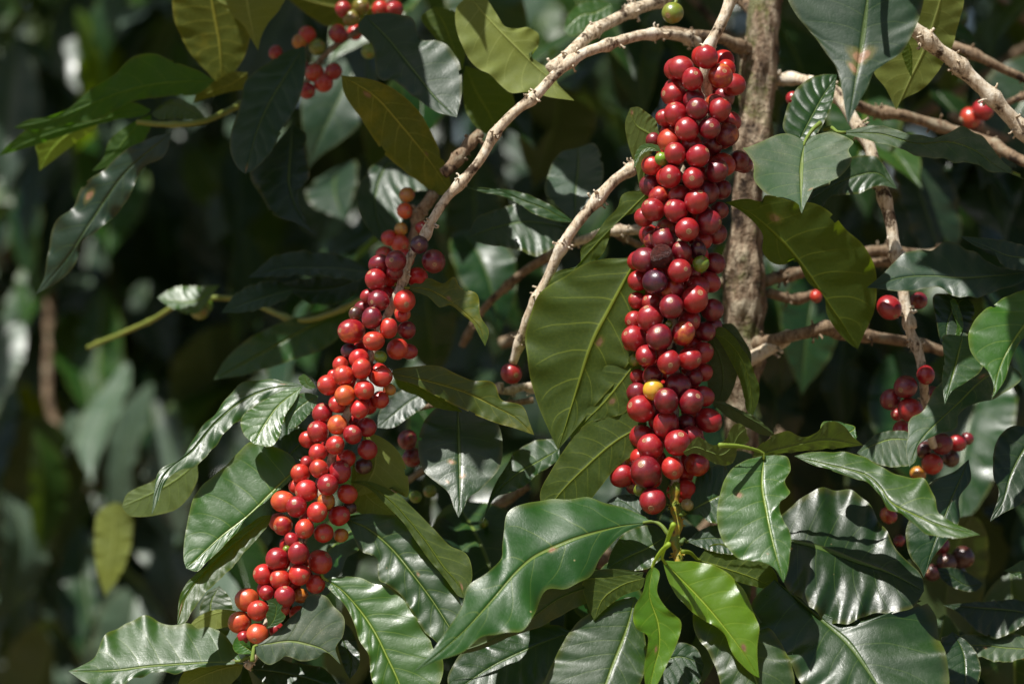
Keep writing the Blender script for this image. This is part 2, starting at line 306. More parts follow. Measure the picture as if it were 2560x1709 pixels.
# ------------------------------------------------------------------ geometry builders
def leaf_grid(M, L, R, topdir, cup=0.0, wave=0.0, quilt=0.0003, seed=0, ns=23):
    """M, L, R: (nt,3) midrib and margins. Returns verts, faces, uv with the upper side facing topdir."""
    nt_ = len(M); r = np.random.RandomState(seed)
    u = np.linspace(-1, 1, ns); s = np.sign(u)*np.abs(u)**1.25
    t = np.linspace(0, 1, nt_)
    P = np.empty((nt_, ns, 3))
    for j, sj in enumerate(s):
        E = L if sj < 0 else R; a = abs(sj); P[:, j] = M*(1-a)+E*a
    dt = np.gradient(P, axis=0); ds = np.gradient(P, axis=1)
    # side direction must be global from L to R
    N = np.cross(dt, ds); ln = np.linalg.norm(N, axis=2, keepdims=True); Nm = N.sum((0, 1)); flip = np.dot(Nm, topdir) < 0
    N = N/np.maximum(ln, 1e-12)
    avg = Nm/np.linalg.norm(Nm); N = N*0.5+avg*0.5; N /= np.linalg.norm(N, axis=2, keepdims=True)
    if flip: N = -N
    a = np.abs(s)[None, :]; T = t[:, None]; sg = np.sign(s)[None, :]
    width = (np.linalg.norm(L-M, axis=1)+np.linalg.norm(R-M, axis=1))[:, None]*0.5
    ph = (T-a**1.35*0.15)*NV+sg*0.18
    fr = np.abs(ph-np.floor(ph)-0.5)*2
    env = np.clip(np.sin(np.pi*np.clip(T, 0, 1)), 0, 1)**0.5
    Ls = np.clip(np.linalg.norm(np.diff(M, axis=0), axis=1).sum()/0.125, 0.12, 1.2); wl = np.clip(width/np.maximum(width.max(), 1e-6), 0, 1)
    h = 0.7*quilt*Ls*(1-fr**3)*np.clip(a*5, 0, 1)*(1-np.clip((a-0.75)/0.25, 0, 1))*env
    h = h+cup*width*(a**1.6)
    p1, p2, p3, p4 = r.rand(4)*6.28; f1, f2 = 4.2+r.rand()*1.6, 4.2+r.rand()*1.6
    wv = np.where(s[None, :] < 0, np.sin(6.28*f1*T+p1)+0.6*np.sin(6.28*(f1*1.9)*T+p3), np.sin(6.28*f2*T+p2)+0.6*np.sin(6.28*(f2*2.1)*T+p4))
    h = h+0.5*wave*Ls*wl*wv*a**2.2*env
    h = h-0.0007*Ls*np.exp(-(s/0.05)**2)[None, :]*env
    h = h+0.0030*Ls*vnoise(P.reshape(-1, 3)*30+seed*1.7).reshape(nt_, ns)
    P = P+N*h[..., None]
    idx = np.arange(nt_*ns).reshape(nt_, ns)
    q = np.stack([idx[:-1, :-1], idx[1:, :-1], idx[1:, 1:], idx[:-1, 1:]], -1).reshape(-1, 4)
    if flip: q = q[:, ::-1]
    uv = np.stack(np.broadcast_arrays(T, (s[None, :]+1)/2), -1).reshape(-1, 2)
    return P.reshape(-1, 3), q, uv
def tube(P, rad, nsd=12, closed_end=True, rough=0.0, seed=0, rough_scale=120, grain=1.0):
    """P (n,3), rad (n,) -> verts, faces, uv"""
    n = len(P); T = np.gradient(P, axis=0); T /= np.linalg.norm(T, axis=1, keepdims=True)
    up = np.array((0.13, 0.97, 0.2)); A = np.cross(T, up); A /= np.linalg.norm(A, axis=1, keepdims=True); B = np.cross(T, A)
    th = np.linspace(0, 2*np.pi, nsd, endpoint=False)
    V = P[:, None]+rad[:, None, None]*(np.cos(th)[None, :, None]*A[:, None]+np.sin(th)[None, :, None]*B[:, None])
    if rough:
        G = np.array((1, 1, grain)); nn = vnoise(V.reshape(-1, 3)*G*rough_scale+seed*3.1).reshape(n, nsd)+0.5*vnoise(V.reshape(-1, 3)*G*rough_scale*2.7+seed).reshape(n, nsd)
        V = P[:, None]+(V-P[:, None])*(1+rough*nn)[..., None]
    idx = np.arange(n*nsd).reshape(n, nsd); nx = np.roll(idx, -1, 1)
    q = np.stack([idx[:-1], idx[1:], nx[1:], nx[:-1]], -1).reshape(-1, 4)
    L = np.concatenate(([0], np.cumsum(np.linalg.norm(np.diff(P, axis=0), axis=1))))
    uv = np.stack(np.broadcast_arrays((th/6.2832)[None, :], L[:, None]*20), -1).reshape(-1, 2)
    V = V.reshape(-1, 3)
    if closed_end:
        base = len(V); V = np.vstack((V, P[:1]-T[:1]*rad[0]*0.3, P[-1:]+T[-1:]*rad[-1]*0.3)); uv = np.vstack((uv, [[0, 0], [0, 1]]))
        c0 = np.stack([idx[0], nx[0], np.full(nsd, base), np.full(nsd, base)], -1); c1 = np.stack([nx[-1], idx[-1], np.full(nsd, base+1), np.full(nsd, base+1)], -1)
        return V, q, uv, (np.stack([idx[0], nx[0], np.full(nsd, base)], -1), np.stack([nx[-1], idx[-1], np.full(nsd, base+1)], -1))
    return V, q, uv, ()
class MB:                                # collects quads / tris into one mesh
    def __init__(s): s.v = []; s.f = []; s.uv = []; s.n = 0
    def add(s, V, Q, uv=None, tris=()):
        s.v.append(np.asarray(V)); s.uv.append(np.zeros((len(V), 2)) if uv is None else uv)
        s.f += (np.asarray(Q)+s.n).tolist()
        for t in tris: s.f += (np.asarray(t)+s.n).tolist()
        s.n += len(V)
    def tube(s, P, rad, **k):
        V, q, uv, tr = tube(np.asarray(P), np.asarray(rad), **k); s.add(V, q, uv, tr)
    def build(s, name, mat, parent=None, origin=None):
        V = np.vstack(s.v); uv = np.vstack(s.uv); o = np.zeros(3) if origin is None else np.asarray(origin)
        me = bpy.data.meshes.new(name); me.from_pydata((V-o).tolist(), [], s.f)
        ul = me.uv_layers.new(name='UVMap'); li = np.empty(len(me.loops), dtype=np.int32); me.loops.foreach_get('vertex_index', li)
        ul.data.foreach_set('uv', uv[li].astype(np.float32).ravel()); me.polygons.foreach_set('use_smooth', np.ones(len(me.polygons), dtype=bool))
        me.materials.append(mat); ob = link(name, me, parent); ob.location = Vector(o); return ob
NLEAF = [0]
def leaf(parent, tile, M, L, R, d=0.0, tau=0.5, kind='green', face='top', cup=0.05, wave=0.0022, tip=0.0, bow=0.0, label=None, spots=(), quilt=0.0003, dl=0.0, dr=0.0, peti=None):
    """An outlined blade in its own tilted plane: d cm behind the fruit at the base, tau = lean (upper part farther), tip cm nearer at the tip."""
    NLEAF[0] += 1; seed = NLEAF[0]
    c = lambda pts: np.array([px(tile, *p) for p in pts], float)
    m = c(M); l = np.vstack((m[:1], c(L), m[-1:])); r_ = np.vstack((m[:1], c(R), m[-1:])); d = d*0.01
    n = 110; m2 = spline(m, n); l2 = spline(l, n); r2 = spline(r_, n); t = np.linspace(0, 1, n); v0 = m[0, 1]
    def lift(a, ex):
        dep = d+tau*(v0-a[:, 1])*S-tip*0.01*t+bow*0.01*np.sin(np.pi*t)+ex*0.01*np.sin(np.pi*t)
        return np.array([W(p[0], p[1], q) for p, q in zip(a, dep)])
    M3, L3, R3 = lift(m2, 0), lift(l2, dl), lift(r2, dr)
    topdir = np.array((0, -1, 0.25)) if face == 'top' else np.array((0, 1, -0.25))
    V, q, uv = leaf_grid(M3, L3, R3, topdir, cup, wave, quilt, seed, ns=33)
    rb = random.Random(seed*7+1); cuv = uv[q].mean(1); keep = np.ones(len(q), bool)       # insect bites and holes
    bites = [(rb.uniform(0.12, 0.9), rb.choice((0.0, 1.0)), rb.uniform(0.010, 0.026)) for _ in range(rb.choice((0, 0, 1, 1, 2, 3)))]
    for (t0, v0_, rad_) in bites:
        dd = np.hypot(cuv[:, 0]-t0, (cuv[:, 1]-v0_)*0.45)+0.005*vnoise(np.stack([cuv[:, 0]*90, cuv[:, 1]*40, cuv[:, 0]*0+seed], 1)); keep &= dd > rad_
    q = q[keep]
    mb = MB(); mb.add(V, q, uv)
    if peti is not None:                 # leaf stalk down to the shoot
        e = np.array([W(*px(tile, *peti[:2]), d+(peti[2]*0.01 if len(peti) > 2 else 0.003))])
        P = spline(np.vstack((e, (e+M3[:1])/2+[[0, 0, 0.002]], M3[:1], M3[4:5])), 10); V2, q2, uv2, tr = tube(P, np.linspace(0.0016, 0.0009, 10), 8)
        uv2 = np.zeros((len(V2), 2))+[0.02, 0.5]; mb.add(V2, q2, uv2, tr)
    o = mb.build('leaf', LM[kind], parent, M3[0])
    for k, sp_ in zip(('spot_a', 'spot_b', 'spot_c'), spots): o[k] = [float(x) for x in sp_]
    if label: o['label'] = label
    return o
# template leaves for the foliage behind
def template_leaf(seed, length=0.135, width=0.052, droop=0.5, fold=0.12, wave=0.003):
    r = np.random.RandomState(seed); n = 44; t = np.linspace(0, 1, n)
    ang = -droop*t*(0.7+0.6*r.rand()); ds = length/n
    x = np.cumsum(np.cos(ang))*ds; z = np.cumsum(np.sin(ang))*ds; y = np.sin(t*3.1)*(r.rand()-0.5)*0.02
    M = np.stack([x, y, z], 1)
    wf = (np.sin(np.pi*np.clip(t, 0, 1)**0.92)**0.8)*(1-0.35*np.clip((t-0.72)/0.28, 0, 1)); wf[t > 0.86] *= np.linspace(1, 0.35, (t > 0.86).sum()); wf[-1] = 0.0
    hw = width*0.5*wf; a = fold*(1+r.rand())
    L = M+np.stack([0*t, hw*np.cos(a), hw*np.sin(a)], 1); R = M+np.stack([0*t, -hw*np.cos(a), hw*np.sin(a)], 1)
    V, q, uv = leaf_grid(M, L, R, np.array((0, 0, 1.0)), 0.0, wave, 0.0006, seed, ns=13)
    mb = MB(); mb.add(V, q, uv); return mb
TEMPL = [template_leaf(100+i, droop=(0.3, 0.8, 1.3, 0.6, 1.0)[i], width=0.048+0.004*i) for i in range(5)]
def templ_mesh(i, kind):
    key = 'blade_%d_%s' % (i, kind); me = bpy.data.meshes.get(key)
    if me is None:
        mb = TEMPL[i]; me = mesh_np(key, np.vstack(mb.v), mb.f, np.vstack(mb.uv)); me.materials.append(LM[kind])
    return me
def place_matrix(loc, az, pitch, roll, sc):
    return Matrix.Translation(loc) @ Matrix.Rotation(az, 4, 'Z') @ Matrix.Rotation(-pitch, 4, 'Y') @ Matrix.Rotation(roll, 4, 'X') @ Matrix.Scale(sc, 4)
def put_leaf(parent, i, kind, mtx):
    o = bpy.data.objects.new('leaf', templ_mesh(i, kind)); COL.objects.link(o); o.parent = parent
    o.matrix_basis = Matrix.Translation(-Vector(parent.location)) @ mtx; return o
def foliage_mass(parent, name, items, kindmat, label=None):
    """items: (template, matrix); one mesh of many blades that nobody would count"""
    vs, fs, us, n = [], [], [], 0
    for i, mtx in items:
        mb = TEMPL[i]; V = np.vstack(mb.v); A = np.array(mtx); V = V@A[:3, :3].T+A[:3, 3]
        vs.append(V); fs.append(np.asarray(mb.f)+n); us.append(np.vstack(mb.uv)); n += len(V)
    o0 = np.array(parent.location) if parent is not None else np.zeros(3)
    me = mesh_np(name, np.vstack(vs)-o0, np.vstack(fs), np.vstack(us)); me.materials.append(LM[kindmat])
    o = bpy.data.objects.new(name, me); COL.objects.link(o)
    if parent is not None: o.parent = parent
    o['kind'] = 'stuff'; return o
def stem_path(tile, pts):              # (x, y, depth cm) -> world points
    return np.array([W(*px(tile, p[0], p[1]), (p[2] if len(p) > 2 else 0)*0.01) for p in pts])
def stem(parent, name, path, r0, r1, mat, nodes=0.042, swell=0.35, rough=0.06, crumbs=True, seed=1, nsd=14):
    """a twig with swollen nodes and dry flower stubs"""
    Lg = np.linalg.norm(np.diff(path, axis=0), axis=1).sum(); n = max(24, int(Lg/0.0022)); P = spline(path, n); t = np.linspace(0, 1, n)
    P = P+np.stack([vnoise(np.stack([t*Lg*28+seed, t*0+k*9.1, t*0], 1)) for k in range(3)], 1)*r0*0.45
    r0 *= 0.86; r1 *= 0.86; rad = r0+(r1-r0)*t; rs = np.random.RandomState(seed)
    if nodes:
        for c in np.arange(nodes*0.4, Lg, nodes)+rs.rand(len(np.arange(nodes*0.4, Lg, nodes)))*nodes*0.25:
            rad = rad*(1+swell*np.exp(-((t*Lg-c)/(r0*0.9+0.0012))**2))
    mb = MB(); mb.tube(P, rad, nsd=nsd, rough=rough, seed=seed, rough_scale=0.9/r0)
    if crumbs and nodes:
        T = np.gradient(P, axis=0); T /= np.linalg.norm(T, axis=1, keepdims=True)
        for c in np.arange(nodes*0.4, Lg, nodes):
            i = min(n-2, int(c/Lg*n)); 
            for k in range(rs.randint(6, 15)):
                v = rs.randn(3); v -= T[i]*v.dot(T[i])*0.8; v /= np.linalg.norm(v); b0 = P[i]+v*rad[i]*0.8+T[i]*rs.randn()*r0*0.5
                ln = r0*(0.25+0.6*rs.rand()); b1 = b0+v*ln+rs.randn(3)*ln*0.25; b2 = b1+rs.randn(3)*ln*0.25+v*ln*0.3
                mb.tube(np.array([b0, b1, b2]), np.array([r0*0.22, r0*0.15, r0*0.26*rs.rand()+r0*0.06]), nsd=5)
    return mb.build(name, mat, parent, P[0])
# ------------------------------------------------------------------ cherries
def cherry_mesh(seed, el=1.0):
    r = np.random.RandomState(seed); nu, nv = 40, 26; V = []; off = r.rand(3)*20
    for j in range(nv+1):
        ph = math.pi*j/nv
        for i in range(nu):
            th = 2*math.pi*i/nu; V.append((math.sin(ph)*math.cos(th), math.sin(ph)*math.sin(th), math.cos(ph)))
    V = np.array(V); n = V.copy(); lon = np.arctan2(V[:, 1], V[:, 0])
    p = np.arccos(np.clip(V[:, 2], -1, 1)); k = 1+(0.030*vnoise(n*1.1+off)+0.008*vnoise(n*3+off))*(1-np.exp(-(p/0.5)**2))+0.012*np.cos(2*(lon+off[0]))*(1-V[:, 2]**2)
    k = k-0.035*np.exp(-(p/0.30)**2)-0.10*np.exp(-((math.pi-p)/0.35)**2)
    V = V*k[:, None]; V[:, 2] *= el; V[:, 0] *= 1+0.025*r.randn(); 
    F = []
    for j in range(nv):
        for i in range(nu):
            a = j*nu+i; b_ = j*nu+(i+1) % nu; F.append((a, a+nu, b_+nu, b_))
    return mesh_np('cherry_body', V, F)
CHME = [cherry_mesh(20+i, el) for i, el in enumerate((1.0, 1.04, 0.98, 1.07, 1.02, 1.12))]
for me in CHME: me.materials.append(CHM)
DRME = cherry_mesh(77, 1.0); DRME.materials.append(DRIED)
def scar_mesh():
    pr = [(0.0, -0.018), (0.025, -0.02), (0.04, 0.004), (0.075, 0.016), (0.10, 0.012), (0.125, -0.006), (0.145, -0.004), (0.17, 0.014), (0.205, 0.008), (0.235, -0.022)]
    V = [(0, 0, pr[0][1])]; F = []; n = 28; r = np.random.RandomState(4); wob = 1+0.05*np.sin(np.linspace(0, 2*np.pi, n, endpoint=False)*2+1)+0.03*r.randn(n)
    for q, z in pr[1:]:
        for i in range(n):
            a = 2*math.pi*i/n; V.append((q*wob[i]*math.cos(a), q*wob[i]*math.sin(a), z+0.965-q*q*0.22))
    V[0] = (0, 0, 0.948)
    for i in range(n): F.append([0, 1+i, 1+(i+1) % n])
    for k in range(len(pr)-2):
        b0 = 1+k*n
        for i in range(n): F.append([b0+i, b0+n+i, b0+n+(i+1) % n, b0+(i+1) % n])
    me = bpy.data.meshes.new('calyx_scar_body'); me.from_pydata(V, [], F); me.polygons.foreach_set('use_smooth', [True]*len(F)); me.materials.append(SCM); return me
SCME = scar_mesh()
TINT = {'r': ((0.31, 0.006, 0.013), (0.38, 0.015, 0.012)), 'd': ((0.15, 0.004, 0.013), (0.25, 0.006, 0.013)), 'p': ((0.045, 0.004, 0.018), (0.08, 0.005, 0.018)),
        'o': ((0.47, 0.020, 0.012), (0.54, 0.050, 0.014)), 'c': ((0.50, 0.018, 0.014), (0.58, 0.050, 0.016)), 'O': ((0.60, 0.115, 0.022), (0.55, 0.045, 0.016)), 'y': ((0.50, 0.20, 0.022), (0.38, 0.07, 0.02)), 'Y': ((0.78, 0.33, 0.03), (0.76, 0.22, 0.03)),
        'g': ((0.15, 0.22, 0.014), (0.21, 0.25, 0.022)), 'G': ((0.30, 0.36, 0.10), (0.38, 0.42, 0.14)), 'b': ((0.1, 0.01, 0.01), (0.1, 0.01, 0.01)), 'k': ((0.06, 0.010, 0.011), (0.09, 0.045, 0.02))}
def orient(n, spin):                   # rotation taking +Z to n
    return Vector(n).to_track_quat('Z', 'Y').to_matrix().to_4x4() @ Matrix.Rotation(spin, 4, 'Z')
def solve_depth(lst, axis, Rc, d0=0.0, squash=0.93):
    """lst: (u, v, r, layer). Depth for each so that fruits sit round the twig and just touch."""
    ax = np.array(axis, float); out_ = [None]*len(lst); placed = []
    order = sorted(range(len(lst)), key=lambda i: (lst[i][3], -lst[i][1]))
    for i in order:
        u, v, r, lay = lst[i]; cx = np.interp(v, ax[:, 1], ax[:, 0]); dx = min(abs(u-cx), Rc)
        d = -math.sqrt(max(0.0, Rc*Rc-dx*dx))*0.9+lay*r*0.75
        for _ in range(12):
            moved = False
            for (pu, pv, pr, pd) in placed:
                q = ((r+pr)*squash)**2-(u-pu)**2-(v-pv)**2
                if q > 0 and abs(d-pd) < math.sqrt(q)-0.01: d = pd+math.sqrt(q); moved = True
            if not moved: break
        placed.append((u, v, r, d)); out_[i] = d
    return [d0+x*S for x in out_]
def cherry(parent, c, rr, tint, nav, seed, back=False):
    """c world centre, rr radius (m), nav: direction of the calyx scar"""
    me = DRME if tint == 'b' else (CHME[5] if tint == 'p' else CHME[seed % 5])
    o = bpy.data.objects.new('cherry', me); COL.objects.link(o); o.parent = parent
    r = random.Random(seed); m = Matrix.Translation(Vector(c)-Vector(parent.location)) @ orient(nav, r.random()*6.28) @ Matrix.Diagonal((rr*r.uniform(.93, 1.03), rr*r.uniform(.93, 1.03), rr*r.uniform(0.97, 1.08), 1)); o.matrix_basis = m
    a, b_ = TINT[tint]; k = 0.8+0.4*r.random(); g = 0.75+0.6*r.random()
    o['tint'] = [a[0]*(0.92+0.2*r.random()), a[1]*k*g, a[2]*k]; o['tint_low'] = [0.56, 0.13*g, 0.02] if tint in 'rcd' and r.random() < 0.08 else [b_[0], b_[1]*g, b_[2]]
    if nav[1] < 0.1 and tint != 'b' and not back:
        s = bpy.data.objects.new('calyx_scar', SCME); COL.objects.link(s); s.parent = o
        el_ = 1.12 if me is CHME[5] else (1.0, 1.04, 0.98, 1.07, 1.02)[seed % 5]; s.location = (0, 0, 0.965*(el_-1)); k2 = 0.82+0.28*r.random(); s.scale = (k2, k2, 1)
    return o
def cluster(parent, data, axis, Rc, d0, seed0):
    lst = []
    for (tile, x, y, r, lay, col, *nv) in data:
        u, v = px(tile, x, y); s = TILES[tile][2]; n = None
        if nv: nu, nvv = px(tile, nv[0], nv[1]); n = ((nu-u)/(r/s), (nvv-v)/(r/s))
        lst.append((u, v, r/s, lay, col, n))
    deps = solve_depth([q[:4] for q in lst], axis, Rc, d0); ax = np.array(axis); res = []
    for i, ((u, v, r, lay, col, n), d) in enumerate(zip(lst, deps)):
        c = W(u, v, d); rr = r*S*(D0+d)/D0*1.0; q = random.Random(seed0+i)
        if n is not None:
            a = min(0.97, math.hypot(*n)); h = math.hypot(*n) or 1; nav = Vector((n[0]/h*a, -math.sqrt(1-a*a), -n[1]/h*a))
        else:
            cx = np.interp(v, ax[:, 1], ax[:, 0]); nav = Vector(((u-cx)/Rc+q.uniform(-.3, .3), 0.35+q.random()*0.5, q.uniform(-0.9, 0.5))).normalized()
        o = cherry(parent, c, rr, col, nav, seed0+i); res.append((c, rr, o))
    return res
def back_cherries(parent, name, placed, axis, Rc, d0, vr, n, seed, rr=0.0072):
    """fruit on the far side of the twig, one mesh"""
    r = np.random.RandomState(seed); ax = np.array(axis); pts = [(np.array(c), q) for c, q, _ in placed]; got = []
    for _ in range(n*30):
        if len(got) >= n: break
        v = r.uniform(*vr); th = r.uniform(-0.25, math.pi+0.25); q = rr*(0.85+0.25*r.rand()); cx = np.interp(v, ax[:, 1], ax[:, 0])
        k = r.uniform(0.75, 1.0); c = W(cx+math.cos(th)*Rc*k*0.86, v, d0+math.sin(th)*Rc*k*S+0.004)
        if all(np.linalg.norm(c-a) > (q+b_)*0.88 for a, b_ in pts): pts.append((c, q)); got.append((c, q))
    V0 = np.empty(len(CHME[0].vertices)*3, dtype=np.float32); CHME[0].vertices.foreach_get('co', V0); V0 = V0.reshape(-1, 3); F0 = np.array([tuple(p.vertices) for p in CHME[0].polygons])
    vs, fs = [], []
    for k, (c, q) in enumerate(got):
        A = np.array(orient((r.randn(), 1.0, r.randn()), 0))[:3, :3]; vs.append(V0*q@A.T+c-np.array(parent.location)); fs.append(F0+k*len(V0))
    me = mesh_np(name, np.vstack(vs), np.vstack(fs)); m2 = BACKCH; me.materials.append(m2)
    o = bpy.data.objects.new(name, me); COL.objects.link(o); o.parent = parent; o['kind'] = 'stuff'; return o
def backch_mat():
    b = NB('cherry_skin_plain'); obj = b.n('ShaderNodeTexCoord').outputs['Object']; col = b.mix(b.noise(obj, 90, 3), (0.36, 0.010, 0.015), (0.50, 0.03, 0.018))
    pr = b.bsdf(Base_Color=col, Roughness=0.3); b.set(b.out.inputs[0], pr.outputs[0]); return b.m
BACKCH = backch_mat()
# ------------------------------------------------------------------ the fruiting branches
AX1 = [(1765, 60), (1759, 140), (1750, 300), (1720, 450), (1691, 650), (1676, 900), (1684, 1100), (1655, 1200), (1655, 1320)]
MAIN = [  # the dark crimson tint also paints shade on a few rear cherries
('A',1490,295,168,0,'r',1435,148),('A',1135,445,168,0,'r'),('A',1035,465,150,1,'r',1040,318),('A',1295,605,158,0,'r',1325,540),('A',1685,560,172,0,'r',1730,505),('A',1868,680,165,1,'r'),
('A',1045,745,150,2,'r'),('A',1030,820,176,0,'r',880,812),('A',1308,885,152,1,'d'),('A',1360,1020,162,0,'d',1305,965),('A',1610,950,145,1,'r'),('A',1668,1028,170,0,'r',1742,893),('A',1725,860,160,2,'d'),
('A',1060,1092,168,0,'r',1015,955),('A',905,1145,130,1,'r',820,1100),('A',935,1345,115,2,'r'),('A',1215,1305,172,0,'r',1070,1300),('A',1533,1293,162,0,'d',1550,1260),('A',1830,1190,148,1,'r'),('A',1775,1380,168,1,'d'),
('B',965,125,166,0,'o'),('B',1280,190,145,1,'r'),('B',1055,303,162,0,'r',1010,205),('B',1370,338,168,0,'r',1490,265),('B',1560,190,145,2,'d'),('B',1633,540,172,0,'d',1740,465),('B',1722,455,170,1,'o'),
('B',1940,405,150,2,'d'),('B',2010,460,125,3,'d'),('B',865,378,97,0,'g',805,325),('B',722,470,142,1,'o'),('B',740,110,105,2,'d'),('B',985,622,165,0,'r',955,630),('B',1305,645,160,0,'r',1275,658),
('B',702,742,147,1,'d',572,800),('B',1690,800,150,2,'d'),('B',828,895,143,1,'r'),('B',1112,893,157,1,'r'),('B',1480,850,184,1,'d'),('B',1352,972,172,0,'r',1390,848),('B',745,1087,174,0,'r',640,990),
('B',1060,1096,172,0,'r',952,1003),('B',615,1190,142,1,'r'),('B',1675,1095,124,1,'d'),('B',1515,1262,182,0,'d',1665,1265),('B',1218,1360,170,0,'r',1232,1400),('B',925,1355,143,1,'r',865,1320),
('B',1635,1425,150,2,'d'),('B',695,1440,150,2,'r'),('B',745,1515,145,1,'d'),('B',892,1508,180,0,'d',862,1370),('B',1440,1510,130,2,'r'),
('C',860,392,166,0,'b'),('C',1145,332,150,0,'d',1085,248),('C',1365,310,128,1,'p',1365,245),('C',622,446,176,0,'d'),('C',525,455,145,1,'r'),('C',1112,597,182,0,'r',1193,577),('C',1408,500,115,0,'g',1437,425),
('C',1595,495,157,1,'d'),('C',1310,640,110,2,'r'),('C',1530,757,154,1,'r'),('C',530,738,150,1,'r'),('C',770,750,172,0,'p'),('C',1015,857,173,1,'r',1010,715),('C',1365,830,168,1,'r'),('C',1325,1000,196,0,'r',1390,905),
('C',520,1018,132,1,'r',445,945),('C',728,1045,146,1,'r',630,985),('C',1000,1098,175,0,'d',975,1015),('C',1570,1145,162,1,'d'),('C',475,1285,132,1,'r',395,1315),('C',702,1257,188,0,'r',640,1105),
('C',1250,1300,154,1,'r',1320,1290),('C',960,1350,62,2,'g'),('C',1165,1470,175,0,'r',1255,1355),('C',1470,1450,145,1,'d',1555,1515),('C',1580,1370,128,2,'d'),
('C',478,1545,174,0,'r',360,1475),('C',830,1530,194,0,'d',790,1425),
('D',430,285,135,2,'r'),('D',648,440,158,0,'r',610,500),('D',963,530,174,0,'r',975,575),('D',1257,480,170,0,'r',1370,505),('D',1430,400,158,1,'r',1540,325),('D',485,500,95,2,'g'),('D',1440,670,135,2,'r'),
('D',520,735,116,1,'r'),('D',735,720,142,1,'d'),('D',1310,745,125,1,'d'),('D',747,913,149,0,'Y'),('D',1090,862,187,1,'d'),('D',520,955,148,1,'d'),('D',925,1070,174,0,'d',890,955),('D',1273,1084,186,0,'d',1360,1000),
('D',1450,1010,152,1,'r'),('D',578,1178,193,0,'r',425,1130),('D',520,1345,140,2,'r'),('D',1520,1343,182,0,'r',1660,1420),('D',1215,1390,140,1,'d'),('D',820,1350,150,1,'r'),('D',922,1400,194,0,'r',975,1235),
('E',1280,325,145,1,'r'),('E',580,338,170,1,'r'),('E',1082,427,192,0,'r',1125,300),('E',705,483,190,0,'r',612,385),('E',420,545,125,2,'r'),('E',455,722,155,1,'o',340,770),('E',645,832,228,0,'d',570,725),
('E',1015,778,162,0,'o',1035,850),('E',1357,730,173,1,'r'),('E',310,890,166,1,'r'),('E',470,1030,115,2,'d',430,1035),('E',560,1080,95,2,'g'),('E',738,1237,192,0,'r',705,1330),('E',1222,1292,92,1,'G'),
]
br1 = thing('fruiting_branch', 'coffee branch hanging straight down, densely packed with crimson cherries, one yellow and a few green', 'branch', W(1775, 0, 0.01))
stem(br1, 'stem', np.vstack((stem_path('Z3', [(270, -130, 1.5), (235, -20, 0.8), (175, 120, 0.3), (125, 215, 0.2), (108, 330, 0.3), (115, 430, 1)]), stem_path('P', [(1720, 420, 1.2), (1690, 650, 1.2), (1680, 900, 1.2), (1688, 1150, 0.8), (1690, 1215, 0.3)]))), 0.0044, 0.0034, BARK, seed=11)
stem(br1, 'shoot', stem_path('P', [(1690, 1205, 0.3), (1684, 1245, 0), (1693, 1300, -0.3), (1686, 1345, -0.6), (1692, 1385, -1), (1684, 1440, -1.6)]), 0.0034, 0.0024, SHOOT, nodes=0.011, swell=0.45, seed=12)
mainp = cluster(br1, MAIN[:], AX1, 82, 0.0, 100)
AX2 = [(1075, 570), (1021, 670), (985, 731), (960, 785), (925, 893), (868, 1036), (828, 1152), (795, 1241), (735, 1400), (650, 1580)]
